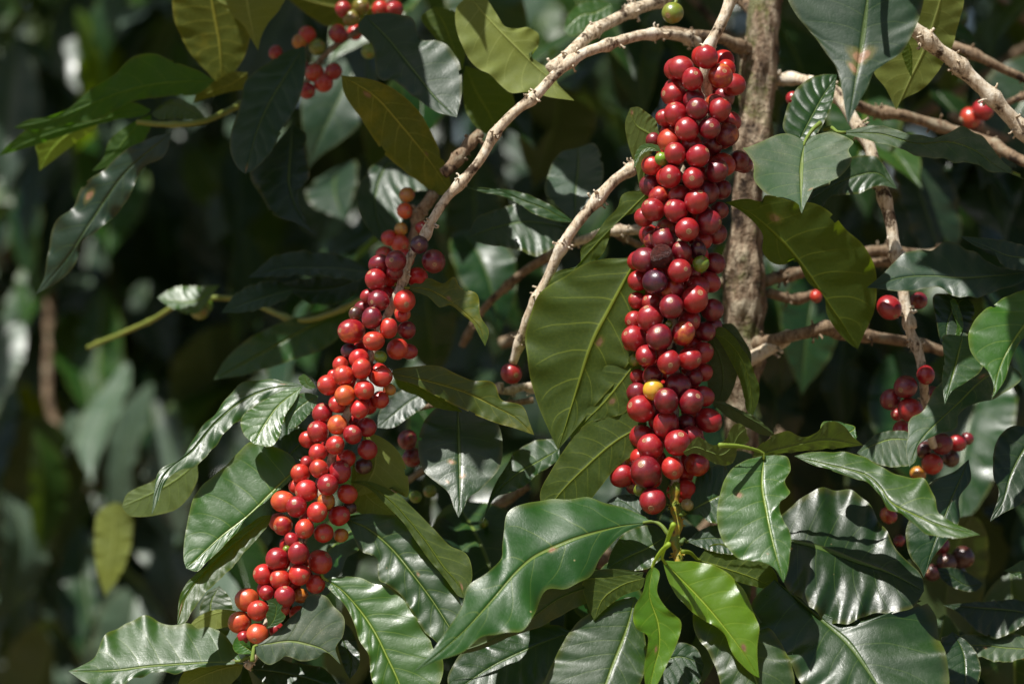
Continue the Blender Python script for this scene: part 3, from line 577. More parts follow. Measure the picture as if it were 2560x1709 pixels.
LEFT = [
('F',1500,232,136,0,'p',1505,232),('F',1703,465,168,0,'d',1720,515),('F',1172,460,154,0,'d',1115,447),('F',938,505,142,1,'d'),('F',1160,610,115,2,'d'),('F',890,720,158,0,'r',800,620),('F',770,950,98,1,'r'),
('F',930,1012,155,0,'d',840,1035),('F',1295,1020,160,0,'o',1325,1067),('F',700,1115,110,1,'d'),('F',612,1200,105,0,'k',560,1120),('F',835,1257,152,0,'d',860,1115),('F',1250,1225,96,2,'o'),
('F',550,1443,180,0,'r',410,1432),('F',1073,1400,140,0,'o',1095,1262),('F',1325,1428,136,1,'d',1360,1360),
('G',1310,122,150,0,'o',1243,105),('G',1642,235,158,0,'o'),('G',1800,270,120,1,'r'),('G',970,265,110,2,'p'),('G',1105,372,148,1,'c'),('G',1405,345,92,2,'g'),('G',850,455,122,1,'c'),('G',1138,510,145,0,'c',1140,405),
('G',888,610,146,0,'c',812,520),('G',1422,625,154,0,'o',1548,590),('G',675,740,150,0,'o',550,725),('G',740,600,80,2,'c'),('G',1177,808,146,0,'c',1195,817),('G',907,882,148,0,'O',797,955),('G',1402,942,124,1,'c'),
('G',1530,800,88,2,'y'),('G',1110,1077,136,0,'c',1097,1172),('G',800,1005,122,1,'c',710,1012),('G',592,1140,146,0,'r',590,1015),('G',805,1297,144,0,'O'),('G',532,1392,154,0,'r',435,1303),
('G',1213,1330,145,0,'r',1260,1195),('G',1017,1430,141,0,'r',1040,1380),('G',385,1500,120,1,'c'),
('H',1105,180,140,0,'o',1150,180),('H',865,285,134,0,'c',787,362),('H',1560,243,148,0,'r'),('H',1257,370,132,1,'o'),('H',1505,470,118,2,'k'),('H',715,420,100,1,'r'),('H',622,575,137,0,'o',558,482),
('H',880,510,137,0,'o'),('H',1170,557,162,0,'r',1265,455),('H',1003,733,152,0,'r',1020,725),('H',560,755,108,1,'c'),('H',705,815,160,0,'c',572,845),('H',1278,862,143,0,'o',1165,782),('H',372,967,156,0,'O'),
('H',567,1043,156,0,'r',547,977),('H',983,960,130,1,'y'),('H',1310,1050,96,2,'k'),('H',857,1117,148,0,'c',945,1115),('H',1162,1165,154,0,'c',1250,1145),('H',318,1255,136,1,'c'),('H',378,1295,146,0,'r',272,1325),
('H',675,1347,142,0,'c',675,1400),('H',945,1408,140,0,'o',945,1460),('H',1190,1440,100,1,'y'),('H',500,1500,102,1,'r'),
('I',850,317,163,0,'r'),('I',1153,235,156,0,'r',1185,88),('I',1455,357,176,0,'c',1572,250),('I',985,190,62,1,'g'),('I',672,532,145,0,'c',550,500),('I',895,597,145,0,'c',780,577),('I',1170,535,155,0,'c',1235,545),
('I',1393,667,136,0,'c',1465,715),('I',703,788,106,1,'r'),('I',962,838,152,0,'r',970,698),('I',1180,830,110,2,'y'),('I',433,887,170,0,'O'),('I',588,1032,150,0,'o',635,932),('I',940,1020,96,1,'o',935,985),
('I',1140,1080,114,1,'o'),('I',333,1200,166,0,'O',190,1185),('I',582,1357,150,0,'O',555,1425),('I',850,1310,116,1,'r'),('I',380,1412,96,1,'r'),
]
br2 = thing('fruiting_branch', 'coffee branch slanting down to the left, red and orange cherries spaced along its lower half', 'branch', W(1710, 90, 0.06))
stem(br2, 'stem', stem_path('Z2', [(1640, 190, 9), (1560, 168, 7), (1480, 158, 5.6), (1390, 165, 4.5), (1290, 190, 3.4), (1200, 220, 2.6), (1080, 265, 1.8), (975, 330, 1.2), (880, 430, 0.8), (790, 500, 0.6), (700, 600, 0.5), (640, 710, 0.4), (560, 820, 0.3), (500, 890, 0.3), (430, 1000, 0.3), (390, 1090, 0.5), (330, 1170, 0.6), (290, 1260, 0.4), (240, 1350, 0.4), (205, 1430, 0.8), (160, 1560, 1.2)]), 0.0043, 0.0032, BARK, seed=21, nodes=0.036)
stem(br2, 'stem', stem_path('P', [(938, 855, 1.2), (925, 893, 1.0), (886, 1005, 0.2), (860, 1060, 0.4), (828, 1152, 0.6), (795, 1241, 0.8), (735, 1400, 0.8), (690, 1500, 0.4), (655, 1590, 0), (640, 1640, -0.3), (622, 1665, -0.6)]), 0.0036, 0.0026, BARK, seed=22)
leftp = cluster(br2, LEFT, AX2, 58, 0.0, 300)
back_cherries(br1, 'far_side_fruit', mainp, AX1, 84, 0.0, (140, 1230), 75, 5)
back_cherries(br2, 'far_side_fruit', leftp, AX2, 56, 0.0, (640, 1560), 26, 6, 0.0066)
# ---- leaves on the hanging branch (br1)
Lf = leaf
Lf(br1,'Z5',[(1430,828),(1290,845),(1160,885),(1030,925),(900,978),(800,1060),(700,1170),(560,1330),(430,1440),(335,1508)],
   [(1410,815),(1300,755),(1200,735),(1130,705),(1040,715),(960,698),(850,735),(770,768),(752,860),(745,970),(680,1050),(590,1100),(560,1200),(480,1330),(400,1440)],
   [(1350,850),(1290,880),(1190,985),(1150,1055),(1050,1115),(940,1130),(890,1240),(830,1322),(740,1328),(660,1340),(560,1420),(430,1462)], d=-2.2,tau=0.62,tip=3,kind='green',cup=-0.10,wave=0.004,spots=[(0.36,0.52,0.014)],peti=(1498,890,-0.5))
Lf(br1,'Z5',[(1380,1055),(1200,1110),(1000,1180),(850,1280),(650,1380),(470,1440)],[(1250,1045),(1140,1060),(1000,1080),(800,1200),(640,1330)],[(1360,1110),(1200,1180),(1080,1220),(950,1290),(780,1350),(600,1420)],d=-3,tau=-0.2,tip=3.5,kind='dark',face='under',cup=0.05)
Lf(br1,'Z6',[(385,522),(375,650),(400,800),(430,950),(472,1108)],[(300,545),(222,600),(178,720),(170,830),(200,920),(262,990),(370,1015),(430,1045)],[(490,528),(505,585),(478,640),(503,690),(455,742),(470,820),(505,890),(500,980),(490,1055)],
   d=-3.5,tau=0.45,tip=1,kind='fresh',cup=-0.03,wave=0.0022,spots=[(0.33,0.22,0.018),(0.76,0.36,0.012)],peti=(180,480,-2.5))
Lf(br1,'Z6',[(520,527),(700,575),(860,625),(915,680),(960,740),(1080,800),(1200,850),(1368,893)],[(600,508),(740,508),(850,532),(930,590),(1010,615),(1110,640),(1160,710),(1180,790),(1265,842)],
   [(620,572),(740,612),(850,655),(910,705),(950,765),(1040,812),(1150,890),(1250,912)],d=-3.8,tau=0.75,tip=1.5,kind='fresh',cup=-0.06,wave=0.003)
Lf(br1,'Z6',[(330,530),(480,492),(650,455),(835,478)],[(345,498),(400,450),(490,412),(550,440),(620,420),(680,366),(740,385),(790,440)],[(400,528),(520,512),(650,500),(750,490)],d=-2.8,tau=-0.5,kind='green',face='under',wave=0.003)
Lf(br1,'Z6',[(700,470),(760,430),(800,400),(690,372)],[(640,420),(650,380)],[(800,470),(790,420),(740,380)],d=-2.4,tau=0.7,kind='fresh')
Lf(br1,'E',[(1162,560),(1330,490),(1500,540),(1700,590),(1850,470),(1950,300),(2042,235)],[(1200,520),(1250,450),(1310,385),(1385,345),(1470,395),(1560,450),(1680,428),(1780,340),(1825,230),(1900,158),(1990,172)],
   [(1200,605),(1290,578),(1420,602),(1530,680),(1640,722),(1780,748),(1860,690),(1905,600),(1920,510),(2085,390),(2050,300)],d=-4.2,tau=-0.35,kind='green',face='under',wave=0.003,cup=0.02)
Lf(br1,'Z6',[(-80,1005),(0,1085),(100,1190),(200,1310),(290,1430),(362,1538)],[(-20,1008),(80,1008),(180,1038),(240,1080),(300,1160),(338,1250),(360,1310),(352,1400),(355,1480)],
   [(-55,1090),(-10,1170),(50,1230),(120,1280),(200,1335),(240,1430),(285,1482),(335,1525)],d=-4.5,tau=0.35,kind='lime',cup=-0.06,wave=0.003,spots=[(0.78,0.42,0.03)],peti=(-30,840,-3.5))
Lf(br1,'Z6',[(395,900),(560,935),(760,985),(950,1055),(1112,1145)],[(470,790),(600,690),(720,660),(800,690),(890,770),(945,870),(990,955),(1060,1020),(1105,1085)],[(440,1060),(560,1185),(680,1268),(780,1285),(870,1235),(970,1245),(1065,1215)],
   d=-1.0,tau=0.66,kind='dark',cup=-0.05,wave=0.0075,quilt=0.0007,spots=[(0.17,0.62,0.012)])
Lf(br1,'Z6',[(430,1090),(520,1160),(620,1240),(760,1370),(880,1540),(960,1680)],[(560,1180),(680,1220),(800,1300),(880,1292),(960,1278),(1050,1222),(1120,1195),(1166,1240),(1182,1330),(1205,1420),(1230,1560),(1180,1650)],
   [(330,1190),(330,1290),(400,1370),(480,1440),(540,1530),(640,1660)],d=-2.4,tau=0.66,kind='dark',cup=-0.03,wave=0.006,quilt=0.0006)
Lf(br1,'Z6',[(120,1120),(200,1260),(280,1400),(350,1560),(400,1700)],[(60,1250),(70,1330),(120,1400),(170,1500),(210,1650)],[(300,1200),(380,1285),(440,1345),(490,1430),(525,1550),(510,1650)],d=-3.0,tau=0.6,kind='green',cup=-0.04,wave=0.003)
Lf(br1,'Z6',[(80,1000),(200,1040),(320,1080),(450,1138)],[(150,930),(280,950),(390,1010),(440,1070)],[(130,1050),(230,1090),(330,1120),(400,1135)],d=-1.4,tau=0.2,kind='olive',face='under',peti=(10,965,-1))
Lf(br1,'Z6',[(20,795),(100,750),(170,715),(240,690)],[(60,690),(80,620),(140,580),(200,570)],[(90,800),(140,835),(190,830),(230,760)],d=-0.8,tau=0.5,kind='green',peti=(5,800,-0.6))
Lf(br1,'Z6',[(30,920),(110,905),(200,905),(300,930)],[(90,870),(160,845),(240,850)],[(90,945),(170,970),(250,975)],d=-1,tau=0.6,kind='slate',peti=(5,925,-0.8))
Lf(br1,'Z6',[(120,800),(200,770),(270,700),(330,520)],[(60,700),(110,620),(180,560),(260,505)],[(200,820),(280,760),(330,640)],d=0.2,tau=0.5,kind='green')
Lf(br1,'Z5',[(1485,895),(1400,950),(1310,990),(1215,1040)],[(1440,850),(1370,850),(1300,880),(1240,960)],[(1480,980),(1400,1045),(1320,1055),(1260,1050)],d=-0.6,tau=0.6,kind='green')
Lf(br1,'Z5',[(1410,830),(1340,770),(1280,735),(1215,742)],[(1370,720),(1310,708),(1250,718)],[(1400,800),(1330,800),(1260,760)],d=-0.6,tau=0.8,kind='slate')
Lf(br1,'Z5',[(1345,1170),(1310,1310),(1245,1480),(1200,1600),(1130,1720)],[(1300,1175),(1150,1235),(1065,1300),(1003,1400),(962,1480),(930,1600)],[(1375,1210),(1388,1330),(1400,1440),(1370,1560),(1270,1680)],d=-3.8,tau=0.5,kind='green',cup=-0.05,wave=0.0025)
Lf(br1,'Z5',[(1425,1030),(1410,1160),(1450,1290),(1455,1400),(1430,1500),(1400,1640)],[(1398,1070),(1380,1150),(1338,1230),(1345,1315),(1400,1350),(1398,1420),(1385,1500)],[(1455,1060),(1445,1150),(1490,1230),(1552,1290),(1532,1390),(1490,1480),(1440,1580)],
   d=-5,tau=0.25,kind='lime',cup=0.30,wave=0.003,spots=[(0.63,0.38,0.03)],peti=(1500,930,-2))
Lf(br1,'Z5',[(1390,1085),(1290,1115),(1200,1180),(1158,1278)],[(1340,1070),(1230,1082),(1110,1100),(1125,1200)],[(1375,1130),(1290,1165),(1200,1235)],d=-4.4,tau=0.1,kind='olive',face='under')
Lf(br1,'Z5',[(1060,1330),(900,1390),(700,1480),(520,1600)],[(980,1300),(860,1325),(740,1365),(600,1405),(530,1460),(490,1560)],[(1030,1400),(980,1500),(880,1600),(650,1680)],d=-2.5,tau=0.7,kind='dark',quilt=0.0006,wave=0.003)
Lf(br1,'Z5',[(1400,1560),(1450,1480),(1540,1440),(1660,1480)],[(1430,1430),(1520,1380),(1620,1400)],[(1470,1600),(1560,1620),(1640,1560)],d=-3,tau=0.5,kind='dark')
# big pale-veined blades left of the fruit (undersides)
Lf(br1,'P',[(1650,560),(1590,650),(1530,760),(1481,856),(1440,980),(1395,1124)],[(1620,600),(1573,640),(1520,645),(1460,659),(1415,688),(1379,708),(1345,740),(1325,790),(1313,839),(1318,890),(1324,937),(1346,1013),(1370,1070)],
   [(1640,700),(1600,850),(1550,940),(1490,1010),(1440,1070)],d=1.6,tau=0.1,kind='olive',face='under',cup=0.03,wave=0.005,quilt=0.0009,spots=[(0.1,0.34,0.01),(0.53,0.57,0.02)])
Lf(br1,'Z5',[(1380,60),(1290,180),(1200,290),(1120,370),(1052,458)],[(1315,70),(1240,105),(1150,150),(1092,190),(1068,280),(1045,400)],[(1360,220),(1300,330),(1250,350),(1150,375),(1090,430)],d=1.0,tau=0.12,kind='olive',face='under',cup=0.04,spots=[(0.5,0.62,0.035)])
Lf(br1,'Z5',[(1400,380),(1260,460),(1120,580),(1010,690),(930,800)],[(1310,328),(1200,345),(1100,400),(1030,490),(960,600),(912,700)],[(1360,500),(1260,580),(1180,680),(1090,780)],d=0.5,tau=0.15,kind='olive',face='under',cup=0.04)
Lf(br1,'Z5',[(1330,515),(1220,580),(1130,650),(1030,725)],[(1260,530),(1180,570),(1100,640)],[(1290,560),(1200,640),(1140,710)],d=0.3,tau=-0.2,kind='pale',face='under',cup=0.08)
Lf(br1,'Z2',[(1420,860),(1300,980),(1170,1110),(1060,1240),(965,1390)],[(1380,868),(1290,885),(1262,950),(1210,1005),(1150,1090),(1100,1130),(1092,1208),(985,1240),(945,1330)],[(1400,940),(1250,1012),(1225,1090),(1195,1160),(1100,1240),(990,1370)],d=2.2,tau=0.05,kind='olive',face='under',cup=0.05,wave=0.003)
Lf(br1,'Z2',[(1470,640),(1400,600),(1350,570),(1322,492)],[(1452,600),(1440,550),(1395,510),(1360,488)],[(1420,700),(1370,850),(1350,770),(1310,640),(1300,560)],d=0.7,tau=-0.1,kind='green',face='under',cup=0.05,spots=[(0.9,0.45,0.06)])
Lf(br1,'B',[(860,290),(720,215),(600,250),(520,370),(470,520)],[(820,200),(700,165),(590,180),(500,290)],[(780,270),(660,275),(570,330),(530,420)],d=0.0,tau=0.4,kind='fresh',cup=0.1,wave=0.0005)
# blades right of the fruit, below
Lf(br1,'D',[(1560,130),(1750,210),(1950,440),(2080,760),(2140,1275)],[(1690,40),(1880,180),(2000,360),(2060,430),(2160,680),(2230,880),(2220,1060)],[(1640,200),(1830,520),(1960,800),(2010,1000),(2060,1220)],d=0.9,tau=-0.15,kind='olive',face='under',cup=0.12,wave=0.0015)
Lf(br1,'D',[(1500,150),(1650,400),(1720,700),(1690,1000),(1600,1180)],[(1800,180),(1900,400),(1920,700),(1850,930),(1760,1080)],[(1500,500),(1500,800),(1540,1000)],d=2.0,tau=-0.2,kind='dark',face='under')
Lf(br1,'D',[(1700,0),(1900,180),(2060,330),(2110,600)],[(1850,0),(2000,200),(2110,400)],[(1750,150),(1900,350),(2000,550)],d=2.6,tau=-0.2,kind='dark',face='under')
Lf(br1,'D',[(1560,1090),(1800,1150),(2050,1290),(2240,1400),(2460,1560)],[(1600,1068),(1740,1090),(1900,1170),(2150,1290),(2350,1445)],[(1650,1180),(1850,1350),(2100,1470),(2300,1560)],d=0.9,tau=-0.3,kind='dark',face='under',cup=0.1)
# ---- leaves on the slanting branch (br2)
Lf(br2,'Z4',[(1385,212),(1250,205),(1110,262),(980,370),(880,490),(770,590),(710,700),(690,797)],[(1300,182),(1220,163),(1100,190),(1020,262),(960,350),(880,440),(820,540),(725,600),(702,690)],
   [(1320,235),(1240,245),(1160,290),(1100,340),(1000,450),(900,565),(820,595),(755,650),(718,735)],d=2.5,tau=0.7,kind='green',cup=-0.06,wave=0.0028,tip=-1,spots=[(0.10,0.30,0.02)])
Lf(br2,'Z4',[(1355,585),(1260,680),(1130,805),(1000,905),(850,1045)],[(1335,535),(1250,490),(1150,465),(1080,520),(1000,600),(900,690),(850,850),(838,1000)],[(1335,630),(1250,710),(1120,820),(1080,880),(1000,965),(950,1010),(900,1060)],d=1.2,tau=0.45,kind='fresh',cup=0.05,wave=0.002,quilt=0.0006)
Lf(br2,'Z4',[(1380,215),(1270,300),(1210,380),(1155,475)],[(1300,230),(1200,280),(1100,360),(1110,430)],[(1340,290),(1300,350),(1275,440),(1240,490)],d=1.8,tau=0.6,kind='fresh')
Lf(br2,'Z4',[(1240,795),(1130,880),(1020,970),(920,1070),(850,1160),(808,1295)],[(1190,805),(1100,870),(1000,955),(930,1040),(850,1110),(818,1180)],[(1220,850),(1130,955),(1040,1060),(950,1140),(880,1230),(842,1290)],d=1.0,tau=0.6,kind='olive',face='top',cup=0.12,wave=0.0018,quilt=0.0006,spots=[(0.9,0.4,0.05)])
Lf(br2,'Z4',[(1100,1462),(1060,1465),(900,1470),(700,1482),(500,1500),(312,1512)],[(1065,1390),(1000,1320),(880,1290),(760,1290),(680,1253),(570,1280),(470,1350),(430,1440),(370,1485)],
   [(1060,1475),(950,1482),(800,1512),(700,1510),(600,1535),(560,1562),(480,1580),(390,1560)],d=-0.6,tau=0.85,kind='green',cup=-0.05,wave=0.003,quilt=0.0003,spots=[(0.05,0.4,0.006),(0.97,0.5,0.02)],peti=(1150,1460,0))
Lf(br2,'Z4',[(1160,1395),(1230,1383),(1310,1373),(1400,1388),(1480,1415),(1552,1478)],[(1195,1375),(1250,1335),(1320,1262),(1370,1222),(1400,1165),(1440,1155),(1490,1170),(1520,1210),(1568,1265),(1562,1350),(1530,1400)],
   [(1165,1430),(1225,1480),(1270,1462),(1300,1440),(1370,1462),(1440,1452),(1490,1422)],d=-2.0,tau=0.35,kind='dusty',cup=-0.03,wave=0.0022,quilt=0.00045,peti=(1150,1465,-0.5))
Lf(br2,'I',[(545,1640),(430,1560),(330,1480),(300,1395)],[(480,1460),(540,1480),(570,1600)],[(300,1640),(240,1560),(260,1450)],d=-1.2,tau=0.3,kind='fresh',cup=0.35,wave=0.002)
Lf(br2,'I',[(700,1290),(790,1200),(840,1060),(830,950),(700,900)],[(720,1200),(700,1100),(740,1000),(720,920)],[(860,1240),(975,1120),(910,1030),(945,920),(850,860)],d=-1.9,tau=0.1,kind='green',cup=0.1,wave=0.0005)
Lf(br2,'Z4',[(1075,1235),(1000,1240),(930,1265),(860,1310)],[(1040,1228),(960,1232),(890,1270)],[(1090,1290),(1020,1310),(940,1320)],d=1.8,tau=0.3,kind='pale',face='under')
Lf(br2,'Z4',[(1110,1480),(1000,1500),(900,1540),(800,1600)],[(1060,1470),(940,1475),(840,1510)],[(1090,1530),(1000,1600),(880,1640)],d=0.3,tau=0.3,kind='pale',face='under')
Lf(br2,'Z4',[(1140,1500),(1250,1510),(1400,1540),(1560,1600)],[(1200,1440),(1330,1470),(1480,1500)],[(1200,1560),(1330,1610),(1450,1640)],d=0.4,tau=0.7,kind='dark',quilt=0.0006,peti=(1150,1465,0))
Lf(br2,'Z4',[(1100,1560),(1000,1580),(900,1600)],[(1040,1530),(950,1550)],[(1060,1610),(960,1630)],d=0.6,tau=0.7,kind='dark')
Lf(br2,'Z4',[(1450,255),(1400,280),(1340,330),(1300,400)],[(1400,240),(1340,260),(1300,320)],[(1440,300),(1400,350),(1340,400)],d=1.5,tau=0.4,kind='green')
Lf(br2,'Z4',[(1440,220),(1400,200),(1385,155)],[(1410,225),(1370,200),(1362,170)],[(1430,200),(1405,170)],d=1.0,tau=0.3,kind='olive')
Lf(br2,'Z4',[(900,560),(800,640),(690,700),(555,760)],[(820,560),(700,640),(580,700)],[(900,640),(820,760),(700,800),(590,800)],d=5,tau=0.2,kind='green',face='under')
Lf(br2,'Z4',[(1420,430),(1340,500),(1290,560),(1270,400)],[(1300,360),(1270,330)],[(1420,520),(1340,560)],d=2.4,tau=0.5,kind='dark')
# right of it
Lf(br2,'Z5',[(236,155),(400,190),(560,235),(700,300),(800,355),(885,435)],[(240,140),(340,122),(450,118),(520,150),(600,182),(700,195),(735,270),(830,300),(865,380)],[(260,180),(340,205),(450,262),(560,315),(700,375),(800,405)],d=0.6,tau=0.15,kind='yellow',face='top',cup=0.02,wave=0.0025)
Lf(br2,'Z5',[(240,160),(330,210),(420,260),(560,330)],[(270,150),(360,190),(480,260)],[(270,220),(360,260),(440,310)],d=1.4,tau=-0.2,kind='olive',face='under')
Lf(br2,'Z5',[(20,820),(130,865),(240,955),(340,1080),(430,1200),(500,1310),(580,1440)],[(60,805),(150,800),(260,808),(335,880),(425,990),(520,1130),(560,1240),(590,1360)],[(50,870),(95,960),(165,1005),(182,1100),(265,1150),(340,1260),(400,1345),(490,1410)],
   d=1.2,tau=0.5,kind='green',cup=0.04,wave=0.0035,quilt=0.00065,spots=[(0.50,0.42,0.013),(0.36,0.80,0.006)],peti=(-20,790,0.5))
Lf(br2,'Z5',[(-75,1085),(0,1135),(80,1222),(150,1322),(210,1440),(270,1568),(310,1700)],[(-20,1082),(90,1085),(150,1112),(210,1130),(280,1170),(330,1250),(405,1350),(425,1410),(470,1470),(440,1600)],[(-55,1130),(25,1215),(60,1285),(92,1380),(130,1440),(150,1568),(240,1680)],
   d=-0.3,tau=0.5,kind='fresh',cup=0.05,wave=0.003,quilt=0.0007,spots=[(0.08,0.9,0.01)],peti=(-110,1040,0.6))
Lf(br2,'Z5',[(35,645),(120,655),(230,730),(310,815),(390,915),(470,1030),(545,1120),(562,1175)],[(130,642),(245,690),(330,760),(420,850),(500,930),(578,972),(602,1080)],[(120,668),(200,740),(290,832),(340,905),(400,990),(480,1085),(540,1165)],d=0.4,tau=0.35,kind='olive',face='under',cup=0.10,wave=0.002,spots=[(0.93,0.4,0.03)])
Lf(br2,'Z5',[(100,420),(150,470),(160,560),(130,640),(60,720)],[(170,435),(250,490),(300,580),(305,715),(230,680)],[(110,480),(100,560),(70,640)],d=1.6,tau=0.1,kind='pale',face='under',cup=0.1)
Lf(br2,'Z5',[(60,560),(90,650),(130,720),(250,800)],[(150,580),(230,680),(270,760)],[(50,660),(60,760),(140,810)],d=2.6,tau=0.2,kind='pale',face='under')
Lf(br2,'Z5',[(-10,1290),(20,1380),(50,1450),(45,1545)],[(20,1290),(60,1330),(90,1440),(80,1500)],[(-20,1340),(-5,1420),(20,1500)],d=1.3,tau=0.6,kind='dark')
Lf(br2,'Z2',[(300,1312),(400,1318),(480,1360),(570,1430),(640,1500),(662,1580)],[(355,1282),(410,1268),(470,1290),(520,1262),(550,1310),(625,1342),(640,1440),(678,1510)],[(340,1328),(400,1350),(460,1402),(500,1390),(560,1435),(600,1470),(640,1540)],d=0.3,tau=0.25,kind='yellow',cup=-0.05,wave=0.002,spots=[(0.42,0.45,0.03)],peti=(255,1300,0.5))

Lf(br1,'Z5',[(1300,1010),(1220,1100),(1180,1190),(1190,1290)],[(1230,1010),(1150,1100),(1110,1200),(1150,1270)],[(1310,1070),(1260,1160),(1240,1250)],d=1.2,tau=0.6,kind='green')
Lf(br1,'Z5',[(700,1260),(620,1240),(560,1180),(540,1060)],[(620,1180),(590,1100)],[(690,1320),(590,1310),(530,1230)],d=3.5,tau=0.5,kind='dark')
Lf(br1,'Z6',[(40,1560),(-40,1500),(-90,1400),(-80,1290)],[(-30,1560),(-110,1500),(-140,1400)],[(60,1480),(0,1400),(-30,1330)],d=-1.5,tau=0.5,kind='dark')
Lf(br1,'Z6',[(1240,1330),(1290,1420),(1300,1520),(1290,1640)],[(1180,1400),(1200,1500),(1240,1600)],[(1330,1400),(1370,1500),(1340,1600)],d=1.0,tau=0.6,kind='dark')
Lf(br2,'Z4',[(1180,1090),(1260,1150),(1290,1260),(1270,1360)],[(1200,1140),(1200,1240),(1230,1330)],[(1260,1110),(1330,1200),(1320,1310)],d=4.0,tau=0.5,kind='dark')
Lf(br2,'Z4',[(1000,1120),(960,1200),(970,1290),(1010,1370)],[(940,1160),(910,1250),(960,1340)],[(1050,1180),(1060,1270),(1040,1340)],d=4.5,tau=0.5,kind='green')
# ------------------------------------------------------------------ the coffee bush behind: trunk and bare limbs
tree = thing('coffee_bush', 'coffee bush with rough mossy trunk and dark inner leaves behind the hanging fruit', 'bush', (0.24, D0+0.16, 0.0))
TP = [(2020, -420, 14), (1985, -250, 13.5), (1955, -120, 13), (1915, 0, 12.5), (1908, 80, 12), (1897, 180, 12), (1893, 280, 11.5), (1888, 370, 11.2), (1868, 470, 11), (1868, 560, 11), (1858, 650, 11), (1862, 760, 11), (1858, 870, 11.5), (1845, 980, 12), (1860, 1200, 13), (1840, 1600, 15), (1830, 2400, 16), (1820, 5000, 17)]
tp = stem_path('P', TP); n = 420; P = spline(tp, n); t = np.linspace(0, 1, n); Lt = np.linalg.norm(np.diff(P, axis=0), axis=1).sum()
rr_ = np.interp(P[:, 2], (0, 0.9, 1.15, 1.3, 1.5, 1.7), (0.020, 0.0140, 0.0125, 0.0100, 0.0115, 0.010))
rr_ = rr_*(1+0.16*vnoise(np.stack([t*Lt*14, t*0, t*0], 1)))
for zc, k in ((W(0, 350, .11)[2], .30), (W(0, 180, .12)[2], .2), (W(0, 890, .11)[2], .35), (W(0, 640, .11)[2], .25), (W(0, 760, .11)[2], .2)): rr_ *= 1+k*np.exp(-((P[:, 2]-zc)/0.016)**2)
mb = MB(); mb.tube(P, rr_, nsd=40, rough=0.22, seed=5, rough_scale=150, grain=0.3); mb.build('trunk', TRUNK, tree, P[0])
def limb(par, tile, pts, r0, r1, mat=BROWN, seed=1, name='limb', **k): return stem(par, name, stem_path(tile, pts), r0, r1, mat, seed=seed, **k)
limb(tree,'Z3',[(340,245,12),(260,215,10.5),(190,180,9.5),(100,160,9),(0,145,9),(-80,130,9)],0.0049,0.0041,BROWN,31)
limb(tree,'Z3',[(360,395,12),(440,365,12),(520,350,11),(600,365,9),(680,410,7)],0.0048,0.0041,BARK,32)
limb(tree,'Z3',[(680,400,8),(900,512,12),(1000,528,12),(1200,580,13),(1400,650,12),(1568,745,10),(1800,820,9)],0.0046,0.0043,BROWN,33)
limb(tree,'Z3',[(300,1568,11),(420,1555,9),(500,1540,8),(600,1510,8),(660,1490,8),(720,1520,9),(850,1530,10),(1000,1560,11),(1200,1600,12)],0.0051,0.0041,BROWN,34)
limb(tree,'Z3',[(390,1290,12),(500,1250,13),(650,1215,14),(850,1150,15),(1000,1160,16),(1200,1150,18)],0.0049,0.0041,BROWN,35)
limb(tree,'Z3',[(400,1330,12),(530,1360,13),(850,1200,16),(1050,1190,17)],0.0041,0.0033,BROWN,36)
limb(tree,'Z3',[(330,60,13),(290,20,14),(200,-60,16)],0.0053,0.0041,BROWN,37)
limb(tree,'Z3',[(1220,210,13),(1350,250,12),(1470,310,12),(1600,380,12)],0.0041,0.0033,BROWN,38)
limb(tree,'Z2',[(1380,1035,10),(1300,1050,9),(1230,1055,9),(1130,1090,10),(1050,1110,11)],0.0043,0.0034,BARK,39)
limb(tree,'Z2',[(1050,1110,14),(950,1170,15),(850,1230,16),(740,1330,17),(640,1430,18),(560,1568,19)],0.0039,0.0029,BROWN,40)
limb(tree,'Z2',[(1380,1130,12),(1290,1085,11),(1200,1040,12)],0.0029,0.0025,BROWN,41)
limb(tree,'Z5',[(900,230,10),(840,215,9),(740,225,8),(730,190,8)],0.0034,0.0026,BARK,42,crumbs=True,nodes=0.014)
limb(tree,'Z5',[(-60,840,12),(50,800,14),(300,640,12),(420,560,12)],0.0030,0.0025,BROWN,43)
limb(tree,'Z5',[(640,780,16),(720,740,15),(850,660,14)],0.0041,0.0033,BROWN,44)
limb(tree,'Z6',[(300,80,9),(360,50,9),(420,20,9),(480,-20,10)],0.0061,0.0045,BARK,45)
# ------------------------------------------------------------------ other branches of the bush
def berries(par, tile, items, d, seed, sc=1.0):
    for k, (x, y, r, col, *z) in enumerate(items):
        u, v = px(tile, x, y); dd = d+(z[0]*0.01 if z else 0); rr = r/TILES[tile][2]*S*(D0+dd)/D0
        q = random.Random(seed+k); cherry(par, W(u, v, dd), rr*sc, col, Vector((q.uniform(-.7, .7), -0.6, q.uniform(-.8, .4))).normalized(), seed+k)
b3 = thing('bare_branch', 'thin bare pale branch rising to the right between the two rows of cherries', 'branch', W(1520, 450, 0.03))
stem(b3,'stem',stem_path('Z2',[(1400,700,4),(1325,775,3),(1240,838,2.6),(1160,930,2.4),(1105,1000,2.3),(1050,1075,2.2),(985,1180,2.3),(945,1270,2.5),(895,1375,2.8),(855,1470,3.2),(825,1560,3.6),(790,1660,4.2)]),0.0044,0.0036,BARK,seed=51,nodes=0.036)
Lf(b3,'Z2',[(1070,1010),(1000,985),(930,950),(850,920),(700,860),(560,850)],[(1000,960),(930,920),(800,870)],[(1000,1010),(900,985),(760,900),(650,875)],d=5,tau=0.3,kind='green')
b6 = thing('bare_branch', 'pale branch behind and above the slanting one, joining it from the top edge', 'branch', W(1650, -30, 0.1))
